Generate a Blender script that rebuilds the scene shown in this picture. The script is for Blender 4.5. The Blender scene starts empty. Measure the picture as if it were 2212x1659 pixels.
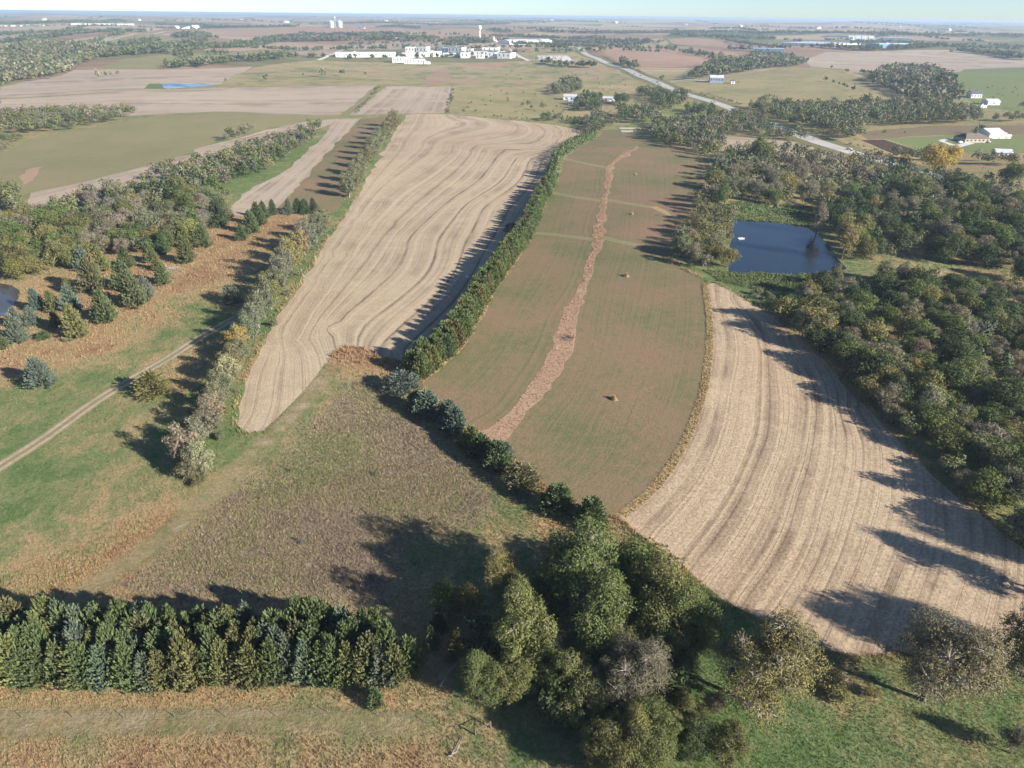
import bpy, math, random
import numpy as np
from mathutils import Matrix, Vector
from mathutils.geometry import delaunay_2d_cdt

rng = np.random.default_rng(7)
random.seed(7)
SC = bpy.context.scene
COL = SC.collection

# ------------------------------------------------------------------ camera
CAM_H = 90.0                       # metres above the near ground
F = 1474.6                         # focal length in units of a 2212 x 1659 tracing grid
CX, CY = 1106.0, 829.5
PITCH = math.atan((CY - 33.0) / F)
ROLL = math.atan(23.0 / 2212.0)
cd = bpy.data.cameras.new('camera'); cam = bpy.data.objects.new('camera', cd); COL.objects.link(cam)
cd.sensor_fit = 'HORIZONTAL'; cd.sensor_width = 36.0; cd.lens = 36.0 * F / 2212.0
cd.clip_start = 1.0; cd.clip_end = 120000.0
_fw = Vector((0, math.cos(PITCH), -math.sin(PITCH))); _r0 = Vector((1, 0, 0)); _u0 = _r0.cross(_fw)
_r = _r0 * math.cos(ROLL) + _u0 * math.sin(ROLL); _u = -_r0 * math.sin(ROLL) + _u0 * math.cos(ROLL)
cam.matrix_world = Matrix(((_r.x, _u.x, -_fw.x, 0), (_r.y, _u.y, -_fw.y, 0), (_r.z, _u.z, -_fw.z, CAM_H), (0, 0, 0, 1)))
SC.camera = cam

# ------------------------------------------------------------------ sky, sun, exposure
SUN_EL = math.radians(23.0)
SUN_AZ = math.radians(-31.0)       # direction towards the sun, from +X
w = bpy.data.worlds.new('World'); SC.world = w; w.use_nodes = True
nt = w.node_tree; nt.nodes.clear()
sky = nt.nodes.new('ShaderNodeTexSky'); sky.sky_type = 'NISHITA'; sky.sun_disc = False
sky.sun_elevation = SUN_EL; sky.sun_rotation = math.pi / 2 - SUN_AZ
sky.altitude = 1000; sky.air_density = 0.7; sky.dust_density = 0.4; sky.ozone_density = 3.2
bg = nt.nodes.new('ShaderNodeBackground'); bg.inputs['Strength'].default_value = 0.062
wo = nt.nodes.new('ShaderNodeOutputWorld')
nt.links.new(sky.outputs[0], bg.inputs[0]); nt.links.new(bg.outputs[0], wo.inputs[0])
sl = bpy.data.lights.new('sun', 'SUN'); sl.energy = 4.6; sl.angle = math.radians(0.55); sl.color = (1.0, 0.915, 0.80)
so = bpy.data.objects.new('sun', sl); COL.objects.link(so)
_sd = Vector((math.cos(SUN_EL) * math.cos(SUN_AZ), math.cos(SUN_EL) * math.sin(SUN_AZ), math.sin(SUN_EL)))
so.rotation_euler = _sd.to_track_quat('Z', 'Y').to_euler(); so.location = _sd * 300
SC.view_settings.view_transform = 'Standard'; SC.view_settings.look = 'None'
SC.view_settings.exposure = 1.38; SC.view_settings.gamma = 1.0
SC.render.engine = 'CYCLES'
SC.cycles.max_bounces = 6; SC.cycles.diffuse_bounces = 2; SC.cycles.glossy_bounces = 2
SC.cycles.transmission_bounces = 3; SC.cycles.volume_bounces = 0; SC.cycles.transparent_max_bounces = 8
SC.cycles.use_denoising = True; SC.cycles.use_adaptive_sampling = True; SC.cycles.adaptive_threshold = .02

# ------------------------------------------------------------------ terrain
CREEK = np.array([(330, 120), (240, 170), (185, 235), (165, 300), (170, 380), (240, 470), (330, 560)], float)
PONDS = []                          # (x, y, radius, level), filled below
def seg_dist(P, L):
    P = np.asarray(P, float); best = np.full(len(P), 1e9)
    for a, b in zip(L[:-1], L[1:]):
        d = b - a; t = np.clip(((P - a) @ d) / (d @ d), 0, 1)
        best = np.minimum(best, np.hypot(*(P - (a + t[:, None] * d)).T))
    return best
def sstep(a, b, x):
    t = np.clip((x - a) / (b - a), 0, 1); return t * t * (3 - 2 * t)
def hgt0(P):
    P = np.atleast_2d(np.asarray(P, float)); x, y = P[:, 0], P[:, 1]
    d = np.hypot(x, y)
    z = 28.0 * sstep(700, 4500, d)
    a1 = 0.9 + 0.0 * d
    z = z + a1 * (np.sin(x * .021 + y * .011 + 1.) + np.sin(y * .023 - x * .009 + 2.2))
    a2 = 5.5 * sstep(500, 1800, d)
    z = z + a2 * (np.sin(x * .0058 + y * .0037) + np.sin(y * .0071 - x * .0021 + .7) * .8)
    a3 = 11. * sstep(2500, 8000, d)
    z = z + a3 * (np.sin(x * .0017 + y * .0011 + .4) + np.sin(y * .0023 - x * .0009))
    near = d < 900
    if near.any():
        q = seg_dist(P[near], CREEK); z[near] -= 4.5 * np.exp(-(q / 42.) ** 2)
    return z
def hgt(P):
    P = np.atleast_2d(np.asarray(P, float)); z = hgt0(P)
    for (cx, cy, r0, r1, lv) in PONDS:
        q = np.hypot(P[:, 0] - cx, P[:, 1] - cy); wt = 1 - sstep(r0, r1, q)
        z = z * (1 - wt) + lv * wt
    return z
def rays(p):
    p = np.atleast_2d(np.asarray(p, float)); u = (p[:, 0] - CX) / F; v = (CY - p[:, 1]) / F
    c, s = math.cos(ROLL), math.sin(ROLL); u2 = u * c - v * s; v2 = u * s + v * c
    return np.stack([u2, math.cos(PITCH) + v2 * math.sin(PITCH), -math.sin(PITCH) + v2 * math.cos(PITCH)], 1)
_T = np.concatenate([np.linspace(30, 700, 200), np.geomspace(704, 60000, 330)])
def at(p, up=0.0):
    """Ground points (n x 2) that the tracing-grid points p look at (up: metres above the ground)."""
    d = rays(p); n = len(d); up = np.broadcast_to(np.asarray(up, float), (n,)); dz = np.minimum(d[:, 2], -1e-4)
    t = (CAM_H - up) / -dz
    for _ in range(14):
        t2 = (CAM_H - up - hgt(d[:, :2] * t[:, None])) / -dz; ch = np.abs(t2 - t); t = np.clip(t2, 20, 60000)
        if ch.max() < .02: break
    bad = np.where(np.abs(CAM_H + d[:, 2] * t - hgt(d[:, :2] * t[:, None]) - up) > .15)[0]
    if len(bad):
        db, ub = d[bad], up[bad]; lo = np.full(len(bad), 1.); hi = np.full(len(bad), 60000.); done = np.zeros(len(bad), bool); prev = 1.
        for tt in _T:
            hit = ~done & (CAM_H + db[:, 2] * tt <= hgt(db[:, :2] * tt) + ub); lo[hit] = prev; hi[hit] = tt; done |= hit; prev = tt
            if done.all(): break
        for _ in range(20):
            m = (lo + hi) / 2; b = CAM_H + db[:, 2] * m <= hgt(db[:, :2] * m[:, None]) + ub; hi = np.where(b, m, hi); lo = np.where(b, lo, m)
        t[bad] = hi
    return d[:, :2] * t[:, None]
for p, r0, r1 in (((1680, 535), 48, 78), ((10, 640), 16, 26), ((405, 185), 60, 95)):
    c = at([p])[0]; PONDS.append((c[0], c[1], r0, r1, float(hgt0([c])[0]) - .5))

# ------------------------------------------------------------------ object helpers
def tag(o, label=None, cat=None, group=None, kind=None):
    if label: o['label'] = label
    if cat: o['category'] = cat
    if group: o['group'] = group
    if kind: o['kind'] = kind
    return o
def empty(name, loc, rz=0, sc=1.0):
    o = bpy.data.objects.new(name, None); o.empty_display_size = .5; COL.objects.link(o)
    o.location = loc; o.rotation_euler = (0, 0, rz); o.scale = (sc,) * 3 if np.isscalar(sc) else sc
    return o
def link(name, me, parent=None, loc=None):
    o = bpy.data.objects.new(name, me); COL.objects.link(o)
    if parent: o.parent = parent
    if loc is not None: o.location = loc
    return o
def np_mesh(name, V, Fc, mats, fattr=None, vattr=None, mi=None, smooth=False):
    """Mesh from numpy arrays; Fc is an (n,3) or (n,4) array."""
    me = bpy.data.meshes.new(name); V = np.asarray(V, np.float32); Fc = np.asarray(Fc, np.int32); k = Fc.shape[1]; n = len(Fc)
    me.vertices.add(len(V)); me.vertices.foreach_set('co', V.ravel())
    me.loops.add(n * k); me.loops.foreach_set('vertex_index', Fc.ravel())
    me.polygons.add(n); me.polygons.foreach_set('loop_start', np.arange(0, n * k, k, dtype=np.int32))
    if mi is not None: me.polygons.foreach_set('material_index', np.asarray(mi, np.int32))
    me.polygons.foreach_set('use_smooth', np.full(n, smooth))
    for m in mats: me.materials.append(m)
    for nm, a in (fattr or {}).items():
        a = np.asarray(a, np.float32)
        if a.ndim == 1: at_ = me.attributes.new(nm, 'FLOAT', 'FACE'); at_.data.foreach_set('value', a)
        else: at_ = me.attributes.new(nm, 'FLOAT_COLOR', 'FACE'); at_.data.foreach_set('color', np.c_[a, np.ones(len(a))].astype(np.float32).ravel())
    for nm, a in (vattr or {}).items():
        at_ = me.attributes.new(nm, 'FLOAT', 'POINT'); at_.data.foreach_set('value', np.asarray(a, np.float32))
    me.update(calc_edges=True)
    return me
class MB:
    """Collects boxes, prisms and tubes and links them as one mesh object."""
    def __init__(s): s.v = []; s.f = []
    def add(s, v, f):
        b = len(s.v); s.v += [tuple(q) for q in v]; s.f += [tuple(i + b for i in q) for q in f]; return s
    def box(s, x0, x1, y0, y1, z0, z1):
        v = [(x0, y0, z0), (x1, y0, z0), (x1, y1, z0), (x0, y1, z0), (x0, y0, z1), (x1, y0, z1), (x1, y1, z1), (x0, y1, z1)]
        return s.add(v, [(0, 3, 2, 1), (4, 5, 6, 7), (0, 1, 5, 4), (1, 2, 6, 5), (2, 3, 7, 6), (3, 0, 4, 7)])
    def tube(s, p, q, r0, r1, n=8, cap=True):
        p, q = Vector(p), Vector(q); a = (q - p).normalized(); t = a.orthogonal().normalized(); b = a.cross(t); v = []
        for c, r in ((p, r0), (q, r1)):
            for i in range(n):
                an = 2 * math.pi * i / n; v.append(c + (t * math.cos(an) + b * math.sin(an)) * r)
        f = [(i, (i + 1) % n, n + (i + 1) % n, n + i) for i in range(n)]
        if cap: f += [tuple(range(n))[::-1], tuple(range(n, 2 * n))]
        return s.add(v, f)
    def lathe(s, prof, n=20, c=(0, 0, 0)):
        v = []
        for r, z in prof:
            for i in range(n):
                an = 2 * math.pi * i / n; v.append((c[0] + r * math.cos(an), c[1] + r * math.sin(an), c[2] + z))
        f = []
        for k in range(len(prof) - 1):
            for i in range(n): f.append((k * n + i, k * n + (i + 1) % n, (k + 1) * n + (i + 1) % n, (k + 1) * n + i))
        f.append(tuple(range((len(prof) - 1) * n, len(prof) * n)))
        return s.add(v, f)
    def mesh(s, name, mat):
        me = bpy.data.meshes.new(name); me.from_pydata(s.v, [], s.f); me.materials.append(mat); me.update(); return me
    def build(s, name, mat, parent=None, loc=None): return link(name, s.mesh(name, mat), parent, loc)

# ------------------------------------------------------------------ material helpers
class NT:
    def __init__(s, name):
        s.m = bpy.data.materials.new(name); s.m.use_nodes = True; s.t = s.m.node_tree; s.t.nodes.clear()
        s.out = s.t.nodes.new('ShaderNodeOutputMaterial')
    def set(s, inp, v):
        if v is None: return
        if isinstance(v, bpy.types.NodeSocket): s.t.links.new(v, inp)
        elif isinstance(v, (tuple, list)) and len(v) == 3 and inp.type == 'RGBA': inp.default_value = (*v, 1)
        else: inp.default_value = v
    def n(s, ty, **kw):
        nd = s.t.nodes.new(ty)
        for k, v in kw.items(): setattr(nd, k, v)
        return nd
    def math(s, op, a, b=None, c=None, clamp=False):
        nd = s.n('ShaderNodeMath', operation=op, use_clamp=clamp)
        for i, v in enumerate((a, b, c)):
            if v is not None: s.set(nd.inputs[i], v)
        return nd.outputs[0]
    def noise(s, vec=None, scale=1., detail=3., rough=.55, dim='3D', w=None, dist=0.):
        nd = s.n('ShaderNodeTexNoise', noise_dimensions=dim)
        if vec is not None: s.set(nd.inputs['Vector'], vec)
        if w is not None: s.set(nd.inputs['W'], w)
        s.set(nd.inputs['Scale'], scale); s.set(nd.inputs['Detail'], detail); s.set(nd.inputs['Roughness'], rough); s.set(nd.inputs['Distortion'], dist)
        return nd.outputs['Fac']
    def pos(s): return s.n('ShaderNodeNewGeometry').outputs['Position']
    def vmul(s, v, k):
        nd = s.n('ShaderNodeVectorMath', operation='MULTIPLY'); s.set(nd.inputs[0], v); nd.inputs[1].default_value = k; return nd.outputs[0]
    def rot(s, v, a):
        nd = s.n('ShaderNodeVectorRotate', rotation_type='Z_AXIS'); s.set(nd.inputs['Vector'], v); nd.inputs['Angle'].default_value = a; return nd.outputs[0]
    def attr(s, name, out='Fac'):
        nd = s.n('ShaderNodeAttribute', attribute_type='GEOMETRY'); nd.attribute_name = name; return nd.outputs[out]
    def mix(s, f, a, b, mode='MIX'):
        nd = s.n('ShaderNodeMix', data_type='RGBA', blend_type=mode, clamp_factor=True)
        s.set(nd.inputs[0], f); s.set(nd.inputs[6], a); s.set(nd.inputs[7], b); return nd.outputs[2]
    def ramp(s, f, stops, interp='LINEAR'):
        nd = s.n('ShaderNodeValToRGB'); e = nd.color_ramp.elements; nd.color_ramp.interpolation = interp
        while len(e) < len(stops): e.new(.5)
        for q, (p, c) in zip(e, stops): q.position = p; q.color = (*c, 1) if len(c) == 3 else c
        s.set(nd.inputs[0], f); return nd.outputs[0]
    def rng(s, f, a, b, c=0., d=1.):
        nd = s.n('ShaderNodeMapRange'); s.set(nd.inputs[0], f)
        for i, v in enumerate((a, b, c, d)): nd.inputs[i + 1].default_value = v
        return nd.outputs[0]
    def gray(s, v):
        nd = s.n('ShaderNodeCombineColor'); [s.set(nd.inputs[i], v) for i in range(3)]; return nd.outputs[0]
    def pbr(s, col, rough=.9, spec=.15, metal=0., bump=None, bs=.3, bd=.1, **kw):
        b = s.n('ShaderNodeBsdfPrincipled'); s.set(b.inputs['Base Color'], col); s.set(b.inputs['Roughness'], rough)
        b.inputs['Specular IOR Level'].default_value = spec; b.inputs['Metallic'].default_value = metal
        if bump is not None:
            bn = s.n('ShaderNodeBump'); bn.inputs['Strength'].default_value = bs; bn.inputs['Distance'].default_value = bd
            s.set(bn.inputs['Height'], bump); s.t.links.new(bn.outputs[0], b.inputs['Normal'])
        s.t.links.new(b.outputs[0], s.out.inputs[0]); return s.m
def plain(name, c, rough=.8, spec=.2, metal=0., var=.12, scale=2.):
    N = NT(name); nz = N.noise(N.n('ShaderNodeTexCoord').outputs['Object'], scale, 4.)
    return N.pbr(N.mix(1., c, N.gray(N.rng(nz, .25, .75, 1 - var, 1 + var)), 'MULTIPLY'), rough, spec, metal)

GRASS_RAMP = [(0.0, (.285, .185, .105)), (.25, (.35, .25, .135)), (.45, (.30, .245, .13)), (.62, (.21, .21, .098)), (.82, (.15, .19, .078)), (1., (.10, .158, .056))]
def soft_cover(N, P, col):
    """Weeds, mown lanes and rust-red tall grass laid over the grass colour by their (soft edged) cover attributes."""
    ns = N.noise(P, .35, 4., .7); edge = lambda a: N.rng(N.math('ADD', N.attr(a), N.math('MULTIPLY', N.math('SUBTRACT', ns, .5), .9)), .35, .65)
    wf = N.math('ADD', N.noise(P, .05, 4., .65), N.math('MULTIPLY', N.math('SUBTRACT', N.noise(P, .6, 4., .7), .5), .8))
    weeds = N.ramp(wf, [(.22, (.16, .12, .10)), (.4, (.245, .19, .14)), (.5, (.275, .22, .145)), (.6, (.235, .21, .115)), (.75, (.18, .185, .08))])
    col = N.mix(edge('wd'), col, weeds)
    mown = N.mix(N.rng(N.noise(P, .07, 4., .6), .38, .62), (.165, .165, .075), (.27, .225, .125))
    col = N.mix(N.math('MULTIPLY', edge('mw'), .85), col, mown)
    rut = N.math('MULTIPLY', N.attr('rt'), N.rng(N.noise(P, .12, 4., .7), .38, .6)); col = N.mix(N.math('MULTIPLY', rut, .95), col, (.40, .32, .23))
    red = N.mix(N.rng(N.noise(P, .3, 4., .7), .35, .65), (.25, .145, .085), (.36, .25, .14))
    return N.mix(edge('rd'), col, red)
def grass_factor(N, P):
    g = N.attr('g')
    big = N.noise(P, .04, 4., .65); mid = N.noise(N.vmul(P, (1, .7, .3)), .2, 5., .75, dist=.6)
    f = N.math('ADD', g, N.math('MULTIPLY', N.math('SUBTRACT', big, .5), 1.15))
    return N.math('ADD', f, N.math('MULTIPLY', N.math('SUBTRACT', mid, .5), 1.5), clamp=True)
def mat_meadow():
    N = NT('meadow'); P = N.pos()
    f = grass_factor(N, P); fine = N.noise(P, 1.5, 5., .75)
    col = soft_cover(N, P, N.ramp(f, GRASS_RAMP))
    col = N.mix(1., col, N.gray(N.rng(fine, .3, .7, .6, 1.28)), 'MULTIPLY')
    # beyond the near land: a patchwork of stubble, hay and pasture
    def patches(a, sx, sy, seed):
        q = N.rot(P, a); wob = N.noise(q, .0012, 2.); sn = N.n('ShaderNodeVectorMath', operation='SNAP'); vm = N.n('ShaderNodeVectorMath', operation='ADD')
        N.set(vm.inputs[0], q); cb = N.n('ShaderNodeCombineXYZ'); N.set(cb.inputs[0], N.math('MULTIPLY', wob, sx * .5)); N.set(cb.inputs[1], N.math('MULTIPLY', wob, sy * .9)); N.set(vm.inputs[1], cb.outputs[0])
        N.set(sn.inputs[0], vm.outputs[0]); sn.inputs[1].default_value = (sx, sy, 1e7)
        wn = N.n('ShaderNodeTexWhiteNoise', noise_dimensions='2D'); N.set(wn.inputs['Vector'], sn.outputs[0]); return wn.outputs['Value']
    fields = N.ramp(patches(.25, 620., 330., 1), [(0, (.33, .25, .17)), (.22, (.25, .17, .115)), (.42, (.36, .29, .19)), (.58, (.16, .155, .08)), (.72, (.28, .19, .13)), (.86, (.12, .14, .06))], 'CONSTANT')
    strk = N.noise(N.vmul(N.rot(P, .25), (.004, .03, .0)), 1., 4.)
    fields = N.mix(1., fields, N.gray(N.rng(strk, .3, .7, .75, 1.2)), 'MULTIPLY')
    ln = N.n('ShaderNodeVectorMath', operation='LENGTH'); N.set(ln.inputs[0], P)
    col = N.mix(N.rng(ln.outputs['Value'], 1150, 1500), col, fields)
    return N.pbr(col, .95, .05, bump=N.noise(P, 2.2, 4., .7), bs=.6, bd=.35)
def mat_grassy(name, stops, s1=.05, s2=.4, s3=2., amp=(.6, .6), fine=(.6, 1.25), stripe=None, bd=.25):
    """Vegetated ground: colours picked by noise; optional faint machine lines along the row coordinate."""
    N = NT(name); P = N.pos()
    f = N.math('ADD', .5, N.math('MULTIPLY', N.math('SUBTRACT', N.noise(P, s1, 4., .6), .5), amp[0] * 2))
    f = N.math('ADD', f, N.math('MULTIPLY', N.math('SUBTRACT', N.noise(P, s2, 4., .7), .5), amp[1] * 2), clamp=True)
    if stripe:
        u = N.attr('u')
        st = N.noise(None, 1., 3., .75, '1D', w=N.math('MULTIPLY', N.math('ADD', u, N.math('MULTIPLY', N.noise(P, .15, 2.), .05)), stripe[0]))
        st2 = N.noise(None, 1., 1., .5, '1D', w=N.math('MULTIPLY', u, stripe[0] * 3.1))
        f = N.math('ADD', f, N.math('MULTIPLY', N.math('SUBTRACT', st, .5), stripe[1]))
        f = N.math('ADD', f, N.math('MULTIPLY', N.math('SUBTRACT', st2, .5), stripe[1] * .6), clamp=True)
    col = N.ramp(f, stops)
    col = N.mix(1., col, N.gray(N.rng(N.noise(P, s3, 5., .8), .3, .7, *fine)), 'MULTIPLY')
    return N.pbr(col, .95, .05, bump=N.noise(P, s3, 4., .7), bs=.5, bd=bd)
def mat_stubble(name, light, dark, k=12., line=0., sp=(.65, 1.25), rows=60., band=.5, lo=.42, hi=.62):
    """Harvested rows: bands, wheel lines and rows run along the row coordinate u."""
    N = NT(name); P = N.pos(); u = N.attr('u')
    wob = N.math('MULTIPLY', N.math('SUBTRACT', N.noise(P, .08, 3.), .5), .10)
    uw = N.math('ADD', u, wob)
    b1 = N.noise(None, 1., 2., .5, '1D', w=N.math('MULTIPLY', uw, k * .22))
    b2 = N.noise(None, 1., 3., .75, '1D', w=N.math('MULTIPLY', N.math('ADD', u, N.math('MULTIPLY', wob, .25)), k * .75))
    cut = N.noise(P, .03, 3., .6)
    f = N.math('MULTIPLY', N.rng(b1, lo, hi), N.rng(cut, .38, .62))
    f = N.math('MULTIPLY', f, band)
    f = N.math('ADD', f, N.math('MULTIPLY', N.rng(b2, .45, .7), .42))
    if line:
        d = N.math('ABSOLUTE', N.math('SUBTRACT', N.math('FRACT', N.math('ADD', N.math('ADD', u, N.math('MULTIPLY', wob, .35)), .5)), .5))
        ln = N.rng(d, .02, .085, 1., 0.)
        ln = N.math('MULTIPLY', ln, N.rng(N.noise(P, .05, 3.), .35, .6, .45, 1.))
        # the two broad lower terraces show strongest
        ln = N.math('MULTIPLY', ln, N.rng(u, 4.4, 4.9, line * .5, line))
    f = N.math('ADD', f, N.math('MULTIPLY', N.math('SUBTRACT', N.noise(P, .25, 4., .7), .5), .7), clamp=True)
    if rows:
        rw = N.math('SINE', N.math('MULTIPLY', u, rows * 6.283)); f = N.math('ADD', f, N.math('MULTIPLY', rw, .06), clamp=True)
    col = N.mix(f, light, dark)
    col = N.mix(N.rng(N.noise(P, .012, 3.), .4, .7, 0., .35), col, tuple(c * q for c, q in zip(light, (.92, .80, .72))))
    if line: col = N.mix(N.math('MULTIPLY', ln, N.rng(N.noise(P, .7, 4., .7), .3, .6, .55, 1.)), col, tuple(c * .62 for c in dark))
    sn = N.noise(P, 1.6, 5., .8)
    col = N.mix(1., col, N.gray(N.rng(sn, .3, .7, *sp)), 'MULTIPLY')
    return N.pbr(col, .95, .05, bump=N.math('ADD', sn, N.math('MULTIPLY', f, -.5)), bs=.5, bd=.2)
def mat_track():
    N = NT('dirt_track'); P = N.pos(); v = N.attr('v')
    d = N.math('ABSOLUTE', v)
    rut = N.rng(N.math('ABSOLUTE', N.math('SUBTRACT', d, .5)), .12, .34, 1., 0.)
    rut = N.math('ADD', rut, N.math('MULTIPLY', N.math('SUBTRACT', N.noise(P, .8, 4.), .5), 1.1), clamp=True)
    rut = N.math('MULTIPLY', rut, N.rng(N.noise(P, .25, 4., .7), .3, .6, .45, 1.)); col = N.mix(rut, (.22, .20, .10), (.42, .34, .26))
    col = N.mix(1., col, N.gray(N.rng(N.noise(P, 3., 4., .7), .3, .7, .7, 1.2)), 'MULTIPLY')
    return N.pbr(col, .95, .05)
def mat_mown():
    N = NT('mown_lane'); P = N.pos(); v = N.attr('v')
    d = N.math('ABSOLUTE', v); rut = N.rng(N.math('ABSOLUTE', N.math('SUBTRACT', d, .45)), .08, .25, 1., 0.)
    rut = N.math('MULTIPLY', rut, N.rng(N.noise(P, .15, 4., .7), .35, .65))
    g = N.rng(N.noise(P, .05, 4., .6), .38, .62)
    col = N.mix(g, (.19, .20, .085), (.30, .25, .14)); col = N.mix(N.math('MULTIPLY', rut, .8), col, (.36, .28, .19))
    col = N.mix(1., col, N.gray(N.rng(N.noise(P, 2., 5., .8), .3, .7, .7, 1.25)), 'MULTIPLY')
    return N.pbr(col, .95, .05, bump=N.noise(P, 2., 4., .7), bs=.4, bd=.15)
def mat_water(name, c, rough=.03, bs=.11):
    N = NT(name); P = N.pos(); nz = N.noise(N.vmul(P, (1., 1.6, 1.)), .9, 3., .6)
    rr = N.rng(N.noise(N.vmul(N.rot(P, .5), (.4, 1.6, 1.)), .045, 4., .65), .38, .62, rough, rough + .22)
    b = N.pbr(c, rr, .5, bump=nz, bs=bs, bd=.12); return b
def mat_leaf(name, sat=1., trans=.3):
    """Foliage: each plant's own tint (object colour) varied by the clump tone stored on its faces."""
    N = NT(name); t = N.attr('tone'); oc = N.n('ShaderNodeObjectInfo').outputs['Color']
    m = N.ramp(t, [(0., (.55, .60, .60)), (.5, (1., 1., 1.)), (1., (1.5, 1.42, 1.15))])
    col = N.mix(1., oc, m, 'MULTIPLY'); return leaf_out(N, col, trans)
def leaf_out(N, col, trans):
    d = N.n('ShaderNodeBsdfPrincipled'); N.set(d.inputs['Base Color'], col); d.inputs['Roughness'].default_value = .7; d.inputs['Specular IOR Level'].default_value = .18
    tr = N.n('ShaderNodeBsdfTranslucent'); N.set(tr.inputs[0], N.mix(1., col, (1.1, 1.15, .6), 'MULTIPLY'))
    mx = N.n('ShaderNodeMixShader'); mx.inputs[0].default_value = trans
    N.t.links.new(d.outputs[0], mx.inputs[1]); N.t.links.new(tr.outputs[0], mx.inputs[2]); N.t.links.new(mx.outputs[0], N.out.inputs[0]); return N.m
def mat_leaf_attr(name, trans=.25):
    N = NT(name); return leaf_out(N, N.attr('tint', 'Color'), trans)
def mat_tuft():
    N = NT('grass_blades'); P = N.pos(); f = grass_factor(N, P); t = N.attr('tone')
    f2 = N.math('ADD', f, N.math('MULTIPLY', N.math('SUBTRACT', t, .5), .35), clamp=True)
    col = N.mix(1., soft_cover(N, P, N.ramp(f2, GRASS_RAMP)), N.gray(N.rng(t, 0., 1., .75, 1.35)), 'MULTIPLY'); return leaf_out(N, col, .3)
def mat_bark(name, c):
    N = NT(name); P = N.n('ShaderNodeTexCoord').outputs['Object']; nz = N.noise(N.vmul(P, (1, 1, .25)), 14., 4.)
    return N.pbr(N.mix(1., c, N.gray(N.rng(nz, .3, .7, .6, 1.3)), 'MULTIPLY'), .9, .1)
def mat_tintpaint(name, rough=.35):
    N = NT(name); return N.pbr(N.n('ShaderNodeObjectInfo').outputs['Color'], rough, .5)

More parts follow.
